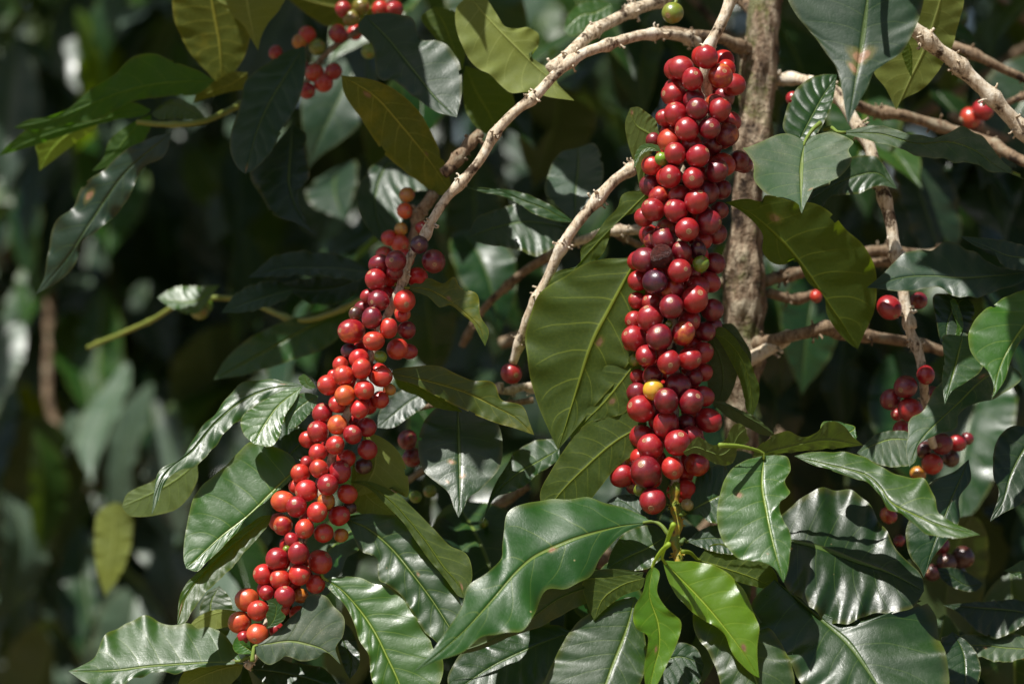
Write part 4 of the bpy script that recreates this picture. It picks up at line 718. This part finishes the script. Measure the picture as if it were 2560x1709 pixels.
stem(b6,'stem',stem_path('Z2',[(1560,-50,11),(1480,-5,9.5),(1390,28,8),(1310,60,6.5),(1240,100,5.2),(1180,135,4.2),(1100,205,3),(1020,280,2),(965,330,1.6)]),0.0050,0.0046,BARK,seed=52)
b6b = thing('broken_twig', 'short broken twig stub in front of the dark leaves, left of the slanting branch', 'twig', W(1200, 335, 0.05))
stem(b6b,'stem',stem_path('Z2',[(650,605,6),(600,650,5.5),(550,705,5),(510,755,4.8),(470,792,4.6)]),0.0042,0.0046,BROWN,seed=53,nodes=0.018)
b10 = thing('fruiting_twig', 'short brown twig left of the slanting branch with small orange cherries', 'twig', W(1080, 490, 0.07))
stem(b10,'stem',stem_path('Z2',[(425,880,8),(395,930,8),(360,980,8.5),(350,1050,9),(320,1120,9),(250,1180,9)]),0.0048,0.0040,BROWN,seed=54)
berries(b10,'Z2',[(305,888,36,'y'),(295,960,38,'O'),(278,1045,32,'y'),(225,1085,36,'o'),(272,1108,42,'o'),(375,1035,34,'r'),(200,1160,38,'o',1),(235,1200,30,'r',2),(285,1430,35,'O',-5)],0.085,700)
Lf(b10,'Z2',[(400,870),(300,760),(220,745),(160,900),(200,1115)],[(330,880),(280,1000),(240,1080)],[(260,700),(150,760),(85,850),(80,950),(140,1060)],d=14,tau=0.9,kind='slate',cup=0.03)
# right-hand branch running down between the trunk and the edge
b4 = thing('fruiting_branch', 'thin branch right of the trunk arching down to a few scattered red cherries', 'branch', W(2030, 220, 0.07))
stem(b4,'stem',stem_path('Z3',[(600,365,9),(680,400,7.5),(740,470,6.5),(790,560,6),(850,680,5.5),(890,790,5),(925,890,4.6),(960,1000,4.4),(985,1110,4.2),(1010,1240,4),(1030,1380,3.8),(1055,1500,3.6)]),0.0050,0.0042,BARK,seed=61)
stem(b4,'stem',stem_path('Z6',[(1030,-90,3.6),(1045,-30,3.6),(1068,30,3.6),(1085,100,3.4),(1100,200,3.4),(1115,300,4),(1130,400,5),(1160,480,6)]),0.0040,0.0030,BARK,seed=62)
berries(b4,'Z3',[(955,1402,58,'r',-1.2),(1088,1370,40,'d',1.2),(515,450,35,'r',2),(620,1350,30,'o',8),(460,650,10,'d',4)],0.045,720)
berries(b4,'Z6',[(1120,160,45,'r',-1.2),(1028,215,53,'d',-1.6),(960,272,50,'d',-0.4),(1050,320,58,'r',-1.5),(1150,250,40,'d',1.5),(990,340,30,'r',2),(1010,410,42,'r',0.5),(1195,475,50,'d',3),(1265,470,40,'r',4),(1150,565,48,'o',3.5),(1110,500,40,'k',4),(1085,610,36,'y',4.5),(1235,540,40,'k',5),(950,800,38,'r',3),(1000,915,28,'d',4),(1310,450,30,'d',5.5)],0.04,740)
berries(b4,'Z6',[(1215,1020,48,'k',6),(1290,990,52,'k',7),(1150,1060,40,'k',6),(1260,1070,45,'k',8),(1190,940,40,'d',7)],0.04,770)
Lf(b4,'Z3',[(567,652),(555,740),(553,820),(553,900),(554,974)],[(540,630),(480,615),(410,635),(340,668),(300,684),(284,687),(300,705),(334,750),(338,830),(400,888),(480,902),(535,925)],[(610,622),(690,605),(740,625),(790,655),(768,690),(782,740),(740,800),(690,832),(620,850),(585,905)],
   d=-1.6,tau=0.75,kind='dusty',cup=0.05,wave=0.0018,spots=[(0.70,0.66,0.02)],peti=(640,560,1))
Lf(b4,'Z3',[(545,632),(600,530),(655,430),(716,338)],[(472,600),(480,520),(520,430),(580,372),(650,342)],[(590,655),(650,575),(692,480),(708,400)],d=0.5,tau=0.9,kind='dark',cup=0.12,quilt=0.0026,wave=0.0015)
Lf(b4,'Z3',[(722,603),(900,608),(1080,655),(1230,645),(1340,680),(1450,755),(1575,812)],[(860,574),(950,583),(1060,620),(1180,625),(1290,588),(1370,620),(1440,700),(1510,762)],[(800,625),(950,668),(1100,718),(1220,735),(1350,752),(1400,778),(1500,782)],d=1.0,tau=0.6,kind='dusty',cup=0.10,wave=0.003,peti=(660,590,2))
Lf(b4,'Z3',[(990,862),(900,790),(780,810),(690,850),(590,912)],[(950,790),(900,725),(830,715),(740,740),(640,820)],[(900,850),(830,882),(750,895),(690,895),(650,940),(600,935)],d=3.5,tau=0.5,kind='dark',cup=0.1,quilt=0.0007)
Lf(b4,'Z3',[(205,922),(300,960),(400,1035),(480,1115),(560,1215),(620,1300),(680,1390),(745,1480),(810,1590)],[(300,905),(378,918),(385,893),(530,920),(620,930),(700,980),(760,1050),(830,1110),(890,1220),(898,1330),(882,1430),(840,1520)],
   [(280,965),(375,1065),(378,1150),(420,1200),(480,1208),(525,1188),(590,1295),(655,1345),(670,1430),(720,1512),(780,1570)],d=1.5,tau=-0.3,kind='olive',face='under',cup=0.03,wave=0.0018,spots=[(0.25,0.33,0.03)])
b5 = thing('bare_branch', 'thick knotty grey branch slanting down across the upper right corner', 'branch', W(2280, 60, 0.02))
stem(b5,'stem',stem_path('Z3',[(1060,110,1.5),(1110,150,1.6),(1180,215,1.8),(1250,265,2),(1310,330,2.2),(1370,395,2.4),(1430,455,2.6),(1490,520,2.8),(1540,570,3),(1640,680,3)]),0.0054,0.0058,BARK,seed=65,nodes=0.03)
b7 = thing('leafy_shoot', 'leafy shoot hanging from the top edge at right, front leaf with a brown patch', 'shoot', W(2160, -60, -0.1))
stem(b7,'stem',stem_path('Z3',[(900,-200,-8),(870,-120,-9),(862,-60,-10)]),0.0025,0.002,SHOOT,seed=66,nodes=0,crumbs=False)
Lf(b7,'Z3',[(862,-70),(848,60),(835,180),(815,290),(795,400),(765,572)],[(560,-120),(490,-30),(530,60),(600,140),(660,225),(715,310),(738,420),(752,510)],[(1060,-130),(1110,-30),(1098,60),(1062,150),(1015,230),(935,290),(885,330),(850,410),(815,470)],d=-7,tau=0.35,kind='slate',cup=-0.03,wave=0.002,spots=[(0.52,0.52,0.05),(0.62,0.44,0.03)])
Lf(b7,'Z3',[(1200,-60),(1160,100),(1110,240),(1050,360),(985,502)],[(1000,-20),(950,120),(880,250),(885,335),(935,400)],[(1290,-40),(1268,120),(1235,230),(1175,330),(1100,410),(1015,455)],d=3,tau=-0.2,kind='pale',face='under',cup=0.03)
Lf(b7,'Z3',[(1040,190),(1052,270),(1056,356)],[(1010,220),(1025,290)],[(1056,230),(1060,300)],d=2,tau=-0.2,kind='olive',face='under')
b8 = thing('leafy_branch', 'dark glossy drooping leaves crowding in from the right edge of the frame', 'branch', W(2660, 700, 0.03))
stem(b8,'stem',stem_path('Z3',[(1750,1100,3),(1680,1180,2.5),(1620,1300,2),(1600,1450,2),(1640,1600,2.5),(1600,1800,3)]),0.0035,0.003,BROWN,seed=67)
Lf(b8,'Z3',[(1625,1245),(1450,1255),(1300,1262),(1150,1250),(1000,1262),(850,1313)],[(1568,1225),(1480,1220),(1410,1190),(1320,1132),(1230,1093),(1150,1130),(1080,1138),(1010,1160),(930,1240)],[(1568,1285),(1480,1318),(1350,1352),(1250,1340),(1205,1305),(1120,1308),(1000,1322),(900,1312)],d=1.5,tau=0.75,kind='slate',cup=-0.04,wave=0.0028)
Lf(b8,'Z3',[(1620,1175),(1500,1165),(1400,1125),(1275,1078)],[(1568,1120),(1480,1095),(1380,1085)],[(1568,1230),(1470,1210),(1430,1150),(1360,1130)],d=0.5,tau=0.7,kind='slate',cup=0.02)
Lf(b8,'Z3',[(1300,1350),(1240,1420),(1215,1500),(1225,1600)],[(1200,1340),(1155,1350),(1170,1470),(1190,1560)],[(1340,1400),(1320,1500),(1280,1580)],d=2.5,tau=0.4,kind='dark')
Lf(b8,'Z3',[(1230,1370),(1260,1440),(1275,1510),(1230,1590)],[(1250,1360),(1285,1440),(1290,1500)],[(1240,1420),(1262,1480),(1250,1540)],d=1.8,tau=0.2,kind='fresh')
Lf(b8,'V',[(2440,620),(2385,700),(2330,775),(2295,840),(2275,914)],[(2349,660),(2290,690),(2240,730),(2222,765),(2228,805),(2268,852),(2280,885)],[(2480,700),(2420,760),(2349,775),(2322,818),(2305,870)],d=-2.5,tau=0.6,kind='fresh',cup=-0.04,wave=0.0025,spots=[(0.98,0.5,0.03)])
Lf(b8,'Z6',[(1290,-20),(1265,80),(1240,170),(1207,295)],[(1200,-20),(1205,80),(1195,180),(1200,240)],[(1370,-20),(1378,130),(1310,190),(1240,235)],d=-1.2,tau=0.5,kind='green',cup=-0.05)
Lf(b8,'Z6',[(1500,110),(1380,180),(1270,290),(1160,390),(1090,470),(1046,578)],[(1400,110),(1250,160),(1170,215),(1110,320),(1045,368),(1040,430),(1030,500)],[(1560,170),(1440,262),(1330,298),(1270,340),(1258,402),(1160,438),(1085,485),(1078,540)],d=1.0,tau=0.6,kind='dusty',cup=-0.04,wave=0.002,spots=[(0.2,0.4,0.03)])
Lf(b8,'Z6',[(1060,455),(960,450),(880,480),(805,518)],[(1040,420),(900,428),(845,475)],[(1070,560),(960,582),(880,560)],d=1.6,tau=0.6,kind='dusty')
Lf(b8,'Z6',[(1315,545),(1250,700),(1190,850),(1145,970),(1110,1085)],[(1250,600),(1140,650),(1065,780),(1030,870),(1045,980),(1090,1045)],[(1325,640),(1272,720),(1272,830),(1200,935),(1155,990),(1122,1060)],d=0.8,tau=0.35,kind='dark',cup=-0.03,wave=0.002)
Lf(b8,'Z6',[(1650,400),(1568,500),(1510,610),(1470,740),(1413,828)],[(1500,400),(1440,470),(1430,620),(1455,690)],[(1650,560),(1568,740),(1520,765),(1470,790)],d=1.5,tau=0.5,kind='dark')
Lf(b8,'Z6',[(1650,1050),(1560,1060),(1475,1052)],[(1568,1005),(1510,1035)],[(1568,1090),(1510,1065)],d=2,tau=0.5,kind='green')
b9 = thing('leafy_branch', 'dusty shaded leaves with specks at the bottom right corner, one holding a curled dry scrap', 'branch', W(2600, 1650, 0.04))
stem(b9,'stem',stem_path('Z6',[(1700,1500,5),(1500,1420,4),(1400,1380,4),(1340,1360,4),(1330,1450,4.5),(1325,1600,5)]),0.002,0.0018,SHOOT,seed=68,nodes=0,crumbs=False)
Lf(b9,'Z6',[(1620,1410),(1480,1400),(1380,1390),(1200,1400)],[(1568,1350),(1440,1345),(1300,1345),(1190,1360)],[(1568,1450),(1450,1470),(1380,1450),(1250,1440)],d=2,tau=0.7,kind='dusty',wave=0.003,spots=[(0.55,0.6,0.02)])
Lf(b9,'Z6',[(1340,1370),(1330,1450),(1290,1540),(1260,1640)],[(1250,1370),(1180,1440),(1180,1540),(1220,1620)],[(1370,1440),(1330,1540),(1300,1600)],d=2.6,tau=0.5,kind='dusty')
Lf(b9,'Z6',[(1620,1250),(1500,1230),(1350,1220),(1200,1210)],[(1568,1190),(1400,1195),(1300,1200)],[(1568,1300),(1440,1360),(1360,1330),(1260,1240)],d=3,tau=0.6,kind='dark')
Lf(b9,'Z6',[(1380,1110),(1310,1120),(1240,1080),(1170,1040)],[(1340,1080),(1260,1040)],[(1350,1145),(1270,1140),(1200,1100)],d=5,tau=0.4,kind='dark')
# dark leaves between and behind
b11 = thing('leafy_branch', 'broad dark drooping leaf with brown flecks, and neighbours, between both fruit rows', 'branch', W(1150, 980, 0.05))
stem(b11,'stem',stem_path('Z5',[(880,270,8),(700,300,7.5),(540,285,7),(420,300,7.5),(300,330,9)]),0.0026,0.002,BROWN,seed=71)
Lf(b11,'Z5',[(537,285),(540,400),(544,520),(546,640),(545,740),(541,815)],[(450,300),(385,370),(355,470),(378,590),(440,650),(492,695),(522,775)],[(620,290),(715,370),(742,500),(722,590),(640,682),(588,722),(562,775)],d=3.5,tau=0.55,kind='dark',cup=-0.03,wave=0.0015,spots=[(0.64,0.54,0.02),(0.70,0.26,0.018),(0.52,0.4,0.02)])
Lf(b11,'Z5',[(1000,495),(900,560),(800,620),(710,705),(650,832)],[(970,448),(870,462),(800,508),(750,590),(695,685)],[(1000,545),(920,602),(820,682),(705,725)],d=4,tau=0.7,kind='green',cup=-0.05)
Lf(b11,'Z5',[(430,230),(330,270),(240,340),(170,400)],[(360,200),(260,240),(180,330)],[(400,290),(320,350),(240,400)],d=6,tau=0.6,kind='slate')
berries(b11,'Z5',[(308,455,48,'d'),(330,535,45,'d',1),(345,715,30,'g'),(410,690,30,'g',2),(655,835,22,'g',2)],0.075,800)
berries(b11,'Z5',[(782,153,50,'r')],0.045,810)
Lf(b11,'Z2',[(585,1080),(700,1040),(850,1010),(1000,1030),(1060,1050)],[(620,1000),(720,960),(860,925),(980,960)],[(640,1110),(800,1140),(900,1170),(1000,1110)],d=9,tau=0.7,kind='dark',cup=0.05)
Lf(b11,'Z2',[(1085,670),(1085,760),(1075,860),(1070,1010)],[(1000,700),(950,790),(935,880),(1010,960)],[(1160,660),(1200,760),(1190,850),(1110,960)],d=12,tau=0.7,kind='slate')
b12 = thing('leafy_branch', 'big olive and slate leaves hanging at the top centre behind the slanting branch', 'branch', W(1150, -60, 0.08))
stem(b12,'stem',stem_path('Z2',[(300,-120,13),(450,-60,12),(580,-20,10),(640,-100,10)]),0.003,0.0026,BROWN,seed=72)
Lf(b12,'Z2',[(585,-20),(700,110),(820,230),(930,330),(1068,458)],[(530,40),(535,150),(600,280),(700,350),(780,420),(870,420),(960,445)],[(640,-30),(705,50),(755,125),(850,130),(905,160),(900,215),(865,250),(955,310),(1005,400)],d=6.5,tau=0.3,kind='pale',face='under',cup=0.02,wave=0.003)
Lf(b12,'Z2',[(115,75),(210,170),(330,320),(430,440),(532,535)],[(80,130),(150,220),(175,360),(250,380),(345,450),(440,510)],[(220,65),(330,90),(365,175),(470,200),(540,280),(555,420)],d=8,tau=0.6,kind='slate',cup=0.02,wave=0.002)
Lf(b12,'Z2',[(5,345),(150,430),(280,570),(400,720),(515,895)],[(20,430),(100,550),(200,700),(330,810),(440,885)],[(150,365),(280,430),(375,530),(455,690),(495,800)],d=6,tau=-0.3,kind='yellow',face='under',cup=0.03,spots=[(0.2,0.42,0.03),(0.7,0.55,0.02)])
Lf(b12,'Z2',[(570,300),(620,420),(680,520),(720,620)],[(560,400),(580,520),(650,600)],[(700,350),(790,440),(780,560)],d=12,tau=0.2,kind='olive',face='under')
Lf(b12,'Z2',[(430,30),(480,120),(520,230),(560,320)],[(370,80),(440,180),(500,270)],[(530,60),(560,160),(570,240)],d=11,tau=0.2,kind='olive',face='under')
Lf(b12,'Z2',[(1240,20),(1160,60),(1100,70),(1020,140)],[(1180,5),(1110,10),(1040,70)],[(1230,80),(1150,110),(1060,170)],d=16,tau=0.4,kind='fresh')
b13 = thing('fruiting_branch', 'blurred branch at top centre-left with a loose bunch of mixed cherries', 'branch', W(900, 0, 0.2))
stem(b13,'stem',stem_path('V',[(960,-60,18),(900,0,17),(850,50,16),(780,95,15),(740,130,15),(700,190,15)]),0.003,0.0022,BROWN,seed=73)
berries(b13,'V',[(705,80,20,'o'),(688,95,18,'y'),(728,108,20,'g'),(776,78,22,'r'),(806,42,20,'g'),(788,22,20,'r'),(828,14,20,'g'),(872,20,20,'o'),(905,22,20,'r'),(765,164,20,'r'),(722,168,22,'o'),(742,190,22,'o'),(704,208,20,'r'),(845,118,18,'g'),(632,120,16,'r'),(850,60,20,'g',2),(815,75,18,'o',2),(690,150,18,'d',2)],0.15,820)
Lf(b13,'V',[(950,-30),(850,20),(760,15),(640,-20)],[(860,50),(750,60),(700,30)],[(860,-60),(760,-70)],d=19,tau=-0.3,kind='yellow',face='under')
b14 = thing('leafy_branch', 'out-of-focus leafy branch, upper left, with a silvery slate leaf and backlit green leaves', 'branch', W(560, 250, 0.12))
stem(b14,'stem',stem_path('Z1',[(1180,430,17),(1075,484,15),(1000,520,14),(930,548,13),(850,562,12.5),(740,562,12.5),(620,548,12.5)]),0.0028,0.0022,PETI,seed=74,nodes=0.05,crumbs=False)
Lf(b14,'Z1',[(1388,212),(1300,350),(1220,480),(1170,600),(1118,795)],[(1300,240),(1200,300),(1117,370),(1100,450),(1055,600),(1048,680),(1080,760)],[(1396,270),(1380,400),(1330,515),(1280,600),(1230,700),(1160,772)],d=11,tau=0.5,kind='slate',cup=-0.04,wave=0.0012,quilt=0.0008,spots=[(0.97,0.5,0.04)])
Lf(b14,'Z1',[(1330,560),(1325,700),(1320,850),(1370,980),(1452,1078)],[(1230,690),(1140,790),(1200,910),(1250,985),(1345,1015)],[(1395,610),(1390,690),(1412,800),(1358,880),(1392,1000)],d=14,tau=0.4,kind='dark',cup=0.03)
Lf(b14,'Z1',[(980,368),(850,370),(700,385),(520,430),(400,480),(250,540),(62,582)],[(900,320),(800,284),(690,245),(600,262),(520,340),(400,415),(320,490),(210,532),(130,545)],[(900,430),(760,440),(600,465),(450,545),(330,560),(200,590),(100,590)],d=12,tau=-0.2,kind='backlit',face='under',cup=0.04,wave=0.004)
Lf(b14,'Z1',[(690,500),(560,520),(400,560),(250,600),(120,650),(-10,712)],[(600,465),(450,520),(300,560),(150,575),(60,640)],[(660,525),(540,545),(420,575),(280,620),(150,665)],d=13,tau=-0.3,kind='backlit',face='under',cup=0.02)
Lf(b14,'Z1',[(450,555),(330,600),(240,680),(180,778)],[(300,570),(200,590),(160,640),(175,720)],[(440,580),(360,640),(270,710)],d=14,tau=-0.4,kind='lime',face='under')
Lf(b14,'Z1',[(785,605),(680,690),(560,800),(430,990),(330,1150),(163,1342)],[(700,625),(580,680),(480,765),(370,855),(330,945),(250,1020),(220,1150),(200,1270)],[(750,712),(650,765),(600,880),(520,985),(450,1050),(375,1110),(350,1195),(270,1280)],d=11,tau=0.05,kind='slate',cup=-0.04,wave=0.004,spots=[(0.48,0.2,0.03)])
Lf(b14,'Z1',[(1130,330),(1060,380),(980,410),(880,470)],[(1060,330),(980,370),(900,420)],[(1120,400),(1040,420),(940,450)],d=13,tau=-0.3,kind='yellow',face='under')
Lf(b14,'Z1',[(940,545),(860,500),(780,470),(690,520)],[(880,480),(800,450),(720,490)],[(900,550),(800,545),(720,545)],d=13,tau=1.0,kind='green')
Lf(b14,'Z1',[(690,520),(600,600),(520,700),(420,780)],[(600,560),(500,640),(470,720)],[(680,600),(600,700),(500,760)],d=14,tau=0.0,kind='backlit',face='under')
b15 = thing('leafy_shoot', 'olive leaf and curled green leaf hanging from the top edge, upper left, out of focus', 'shoot', W(560, -60, 0.15))
stem(b15,'stem',stem_path('Z1',[(1200,-140,16),(1100,-90,15),(960,-80,15)]),0.0025,0.002,PETI,seed=75,nodes=0,crumbs=False)
Lf(b15,'Z1',[(955,-70),(975,60),(1000,200),(1012,410)],[(800,-60),(788,60),(830,180),(880,262),(950,335)],[(1130,-60),(1145,80),(1140,170),(1108,270),(1050,352)],d=13,tau=-0.2,kind='yellow',face='under',cup=0.03)
Lf(b15,'Z1',[(1120,-80),(1130,30),(1150,130),(1177,232)],[(960,-50),(1040,50),(1110,120),(1140,170)],[(1310,-60),(1275,40),(1220,110),(1190,170)],d=11,tau=-0.1,kind='pale',face='under',cup=0.1)
b16 = thing('leafy_branch', 'out-of-focus branch with silvery reflecting leaves at mid left, behind the slanting fruit', 'branch', W(900, 760, 0.16))
stem(b16,'stem',stem_path('V',[(840,680,13),(760,715,15),(680,735,17),(560,690,20),(440,690,22),(330,740,26),(200,800,30)]),0.0026,0.002,PETI,seed=76,nodes=0.05,crumbs=False)
Lf(b16,'V',[(850,622),(760,612),(660,614),(568,636)],[(800,592),(720,580),(640,588)],[(820,645),(740,632),(640,635)],d=12,tau=1.9,kind='slate',cup=0.02)
Lf(b16,'V',[(680,662),(600,682),(508,718)],[(620,648),(550,668)],[(650,690),(570,718)],d=12,tau=1.9,kind='slate')
Lf(b16,'V',[(840,625),(780,655),(700,665),(640,650)],[(780,630),(700,640)],[(800,690),(720,700)],d=15,tau=1.2,kind='dark')
Lf(b16,'V',[(830,700),(720,745),(620,800),(490,870)],[(730,715),(600,760),(520,820)],[(760,790),(660,830),(560,860)],d=17,tau=0.2,kind='green')
Lf(b16,'V',[(505,655),(450,690),(400,690),(360,680)],[(460,660),(400,660)],[(450,720),(390,705)],d=20,tau=1.0,kind='fresh')
berries(b16,'V',[(458,712,22,'g'),(470,700,18,'g',2)],0.2,850)
# a few single green / red fruits seen in the gaps
b17 = thing('fruiting_twig', 'thin twig at the top edge bearing a single green cherry', 'twig', W(1690, -60, 0.03))
stem(b17,'stem',stem_path('V',[(1570,-60,4),(1556,-20,3),(1546,10,2.4)]),0.0018,0.0014,PETI,seed=77,nodes=0,crumbs=False)
berries(b17,'V',[(1543,30,26,'g')],0.02,870)
b18 = thing('fruiting_twig', 'blurred dark twig at right with two red cherries behind the knotty branch', 'twig', W(2500, 230, 0.16))
stem(b18,'stem',stem_path('V',[(2400,200,15),(2320,235,15),(2250,262,16),(2200,280,16)]),0.003,0.0024,BROWN,seed=78)
berries(b18,'V',[(2255,252,24,'r'),(2226,270,24,'o',1),(2240,285,18,'k',2)],0.15,880)
# ------------------------------------------------------------------ foliage behind, ground, overhead shade
rg = np.random.RandomState(42)
def hang_matrix(loc, sc, facing=0.35, steep=(0.2, 1.1)):
    az = rg.uniform(-math.pi, math.pi) if rg.rand() < 0.22 else -math.pi/2+rg.uniform(-1.25, 1.25)
    return place_matrix(Vector(loc), az, -rg.uniform(*steep), rg.uniform(-0.5, 0.5), sc)
KINDS = ['dark', 'dark', 'green', 'slate', 'green', 'olive', 'dark', 'fresh']
def fill(par, n_parts, n_mass, box, kinds=KINDS, sc=(0.8, 1.25), reject=None, massname='inner_foliage'):
    items = []
    while len(items) < n_parts+n_mass:
        u, v, d = rg.uniform(*box[0]), rg.uniform(*box[1]), rg.uniform(*box[2])
        if reject is not None and reject(u, v, d, rg): continue
        k = D0/(D0+d); u2, v2 = 1280+(u-1280)/1.0, 854+(v-854)
        items.append((W(u2, v2, d), d))
    items.sort(key=lambda q: q[1])
    for i, (c, d) in enumerate(items[:n_parts]):
        put_leaf(par, rg.randint(5), kinds[rg.randint(len(kinds))], hang_matrix(c, rg.uniform(*sc)))
    groups = {}
    for c, d in items[n_parts:]:
        groups.setdefault(kinds[rg.randint(len(kinds))], []).append((rg.randint(5), hang_matrix(c, rg.uniform(*sc))))
    for kd, it in groups.items(): foliage_mass(par, massname, it, kd)
# inside the near bush: fills the dark gaps behind the fruit
def rej(u, v, d, r):
    if u < 820 and d < 0.55: return r.rand() < 0.9
    if u < 820: return r.rand() < 0.5
    return False
fill(tree, 60, 420, ((500, 2900), (-350, 2100), (0.32, 0.95)), ['dark', 'dark', 'slate', 'dark', 'green'], reject=rej)
fill(tree, 34, 0, ((820, 2560), (1180, 1800), (0.06, 0.15)), ['dark', 'green', 'dark', 'green', 'slate'], sc=(1.0, 1.4))
for k in range(14):
    u, v, d = rg.uniform(950, 2700), rg.uniform(-200, 1900), rg.uniform(0.2, 0.6); a = rg.uniform(-1, 1)
    stem(tree, 'limb', np.array([W(u+i*120*math.cos(a), v+i*120*math.sin(a), d) for i in range(-2, 4)]), 0.005, 0.003, BROWN, seed=200+k)
# farther bushes, out of focus
specs = [('tall coffee bush far left in the background, silvery blurred leaves', (-250, 620), (-300, 900), (1.0, 2.3), 95, 420),
         ('blurred coffee bush low at the left behind brown stems', (-250, 800), (760, 2000), (0.85, 2.2), 95, 420),
         ('dim coffee bush in the middle distance behind the slanting fruit row', (600, 1500), (-300, 1900), (0.9, 2.2), 60, 260),
         ('dark coffee bush in the background behind the trunk and the right edge', (1400, 2900), (-300, 1900), (0.9, 2.2), 40, 320)]
for i, (lab, bu, bv, bd, a, b_) in enumerate(specs):
    c = W((bu[0]+bu[1])/2, 900, (bd[0]+bd[1])/2)
    t_ = thing('coffee_bush', lab, 'bush', (c[0], c[1], 0.0))
    fill(t_, a, b_, (bu, bv, bd), ['dark', 'sky_sheen', 'green', 'sky_sheen', 'slate', 'sky_sheen', 'olive'] if i < 2 else ['dark', 'green', 'slate', 'dark'], sc=(0.9, 1.5), massname='outer_foliage')
    for k in range(4):
        x = c[0]+rg.uniform(-.12, .12); y = c[1]+rg.uniform(-.1, .25); dx = rg.uniform(-.1, .1)
        stem(t_, 'stalk', np.array([(x, y, 0.0), (x+dx*.4, y, 0.6), (x+dx, y, 1.1), (x+dx*1.2, y, 1.7)]), 0.013, 0.007, BROWN, seed=300+i*10+k, nodes=0.08, crumbs=False)
far = []
for _ in range(1400):
    x, y = rg.uniform(-2.6, 2.6), D0+rg.uniform(2.4, 3.4); far.append((rg.randint(5), hang_matrix((x, y, rg.uniform(0.0, 3.0)), rg.uniform(1.6, 2.6))))
fo = foliage_mass(None, 'distant_foliage', far, 'dark')
# blurred brown stems low left
st = thing('young_tree', 'slim brown stem with a leaning side stem, blurred, low in the left background', 'tree', (W(150, 854, 1.0)[0], D0+1.0, 0))
stem(st,'trunk',stem_path('Z4',[(230,3600,100),(300,1700,100),(310,1140,100),(275,880,100),(255,700,100),(240,480,102),(225,200,104),(215,-300,106)]),0.010,0.006,BROWN,seed=400,nodes=0.1,crumbs=False)
stem(st,'limb',stem_path('Z4',[(-200,1040,98),(60,960,98),(230,800,100),(420,680,102),(620,590,104),(900,500,106)]),0.007,0.004,BROWN,seed=401,nodes=0.1,crumbs=False)
stem(st,'limb',stem_path('Z4',[(600,1900,100),(680,1300,100),(740,1100,100),(800,950,102),(850,760,102)]),0.007,0.005,BROWN,seed=402,nodes=0.1,crumbs=False)
Lf(st,'Z4',[(520,740),(520,900),(500,1030),(480,1170)],[(450,780),(430,900),(440,1040)],[(590,760),(600,900),(560,1050)],d=45,tau=0.2,kind='pale',face='under')
def ground_mat():
    b = NB('leaf_litter_soil'); obj = b.n('ShaderNodeTexCoord').outputs['Object']
    v = b.n('ShaderNodeTexVoronoi'); b.set(v.inputs['Vector'], obj); v.inputs['Scale'].default_value = 14
    col = b.mix(b.noise(obj, 3, 5, 0.6), (0.10, 0.06, 0.035), (0.22, 0.14, 0.08)); sc = b.n('ShaderNodeSeparateColor'); b.set(sc.inputs[0], v.outputs['Color'])
    col = b.mix(b.math('MULTIPLY', sc.outputs[0], 0.6), col, (0.30, 0.19, 0.11)); col = b.mix(b.math('MULTIPLY', b.sstep(b.noise(obj, 0.8, 4), 0.5, 0.65), 0.6), col, (0.05, 0.09, 0.02))
    pr = b.bsdf(Base_Color=col, Roughness=0.9, Normal=b.bump(v.outputs['Distance'], 0.8, 0.03)); b.set(b.out.inputs[0], pr.outputs[0]); return b.m
g = 60; xs = np.concatenate((-np.geomspace(60, 0.3, g)[:-1], np.linspace(-.3, .3, 6), np.geomspace(0.3, 60, g)[1:])); X, Y = np.meshgrid(xs, xs); Z = 0.04*vnoise(np.stack([X.ravel()*1.3, Y.ravel()*1.3, 0*X.ravel()], 1)); m_ = len(xs)
idx = np.arange(m_*m_).reshape(m_, m_); F = np.stack([idx[:-1, :-1], idx[:-1, 1:], idx[1:, 1:], idx[1:, :-1]], -1).reshape(-1, 4)
gm = mesh_np('ground', np.stack([X.ravel(), Y.ravel()+3, Z-0.02], 1), F); gm.materials.append(ground_mat()); go = link('ground', gm); tag(go, kind='structure')
# unseen tree added out of view to shade everything behind the fruit
up = thing('added_shade_tree', 'unseen tree added above and behind the coffee to shade the background', 'tree', (0.9, 3.4, 0))
stem(up, 'trunk', np.array([(0.9, 3.4, 0), (0.88, 3.4, 1.2), (0.8, 3.3, 2.2), (0.6, 3.1, 3.0)]), 0.06, 0.04, TRUNK, seed=500, nodes=0.3, crumbs=False)
its = []
for _ in range(2200):
    x, y, z = rg.uniform(-1.9, 1.9), rg.uniform(1.62, 3.9), 0
    z = 2.15+0.22*(y-1.6)+rg.uniform(0, 0.35)
    if rg.rand() < (0.72 if x < -0.1 else 0.12): continue
    its.append((rg.randint(5), hang_matrix((x, y, z), rg.uniform(1.2, 1.8), steep=(-0.3, 0.6))))
foliage_mass(up, 'crown', its, 'green')
# unseen leaves added above the frame to shade upper left and lower right
ov = []
for _ in range(24): ov.append((rg.randint(5), hang_matrix((rg.uniform(-0.33, -0.08), D0+rg.uniform(-0.035, 0.14), rg.uniform(1.62, 1.74)), rg.uniform(0.8, 1.1), steep=(-0.4, 0.5))))
for _ in range(16): ov.append((rg.randint(5), hang_matrix((rg.uniform(0.20, 0.36), D0+rg.uniform(-0.17, -0.10), rg.uniform(1.64, 1.70)), rg.uniform(0.7, 0.9), steep=(-0.4, 0.5))))
foliage_mass(tree, 'added_shade_foliage', ov, 'green')
print('leaves', NLEAF[0], 'objects', len(bpy.data.objects))
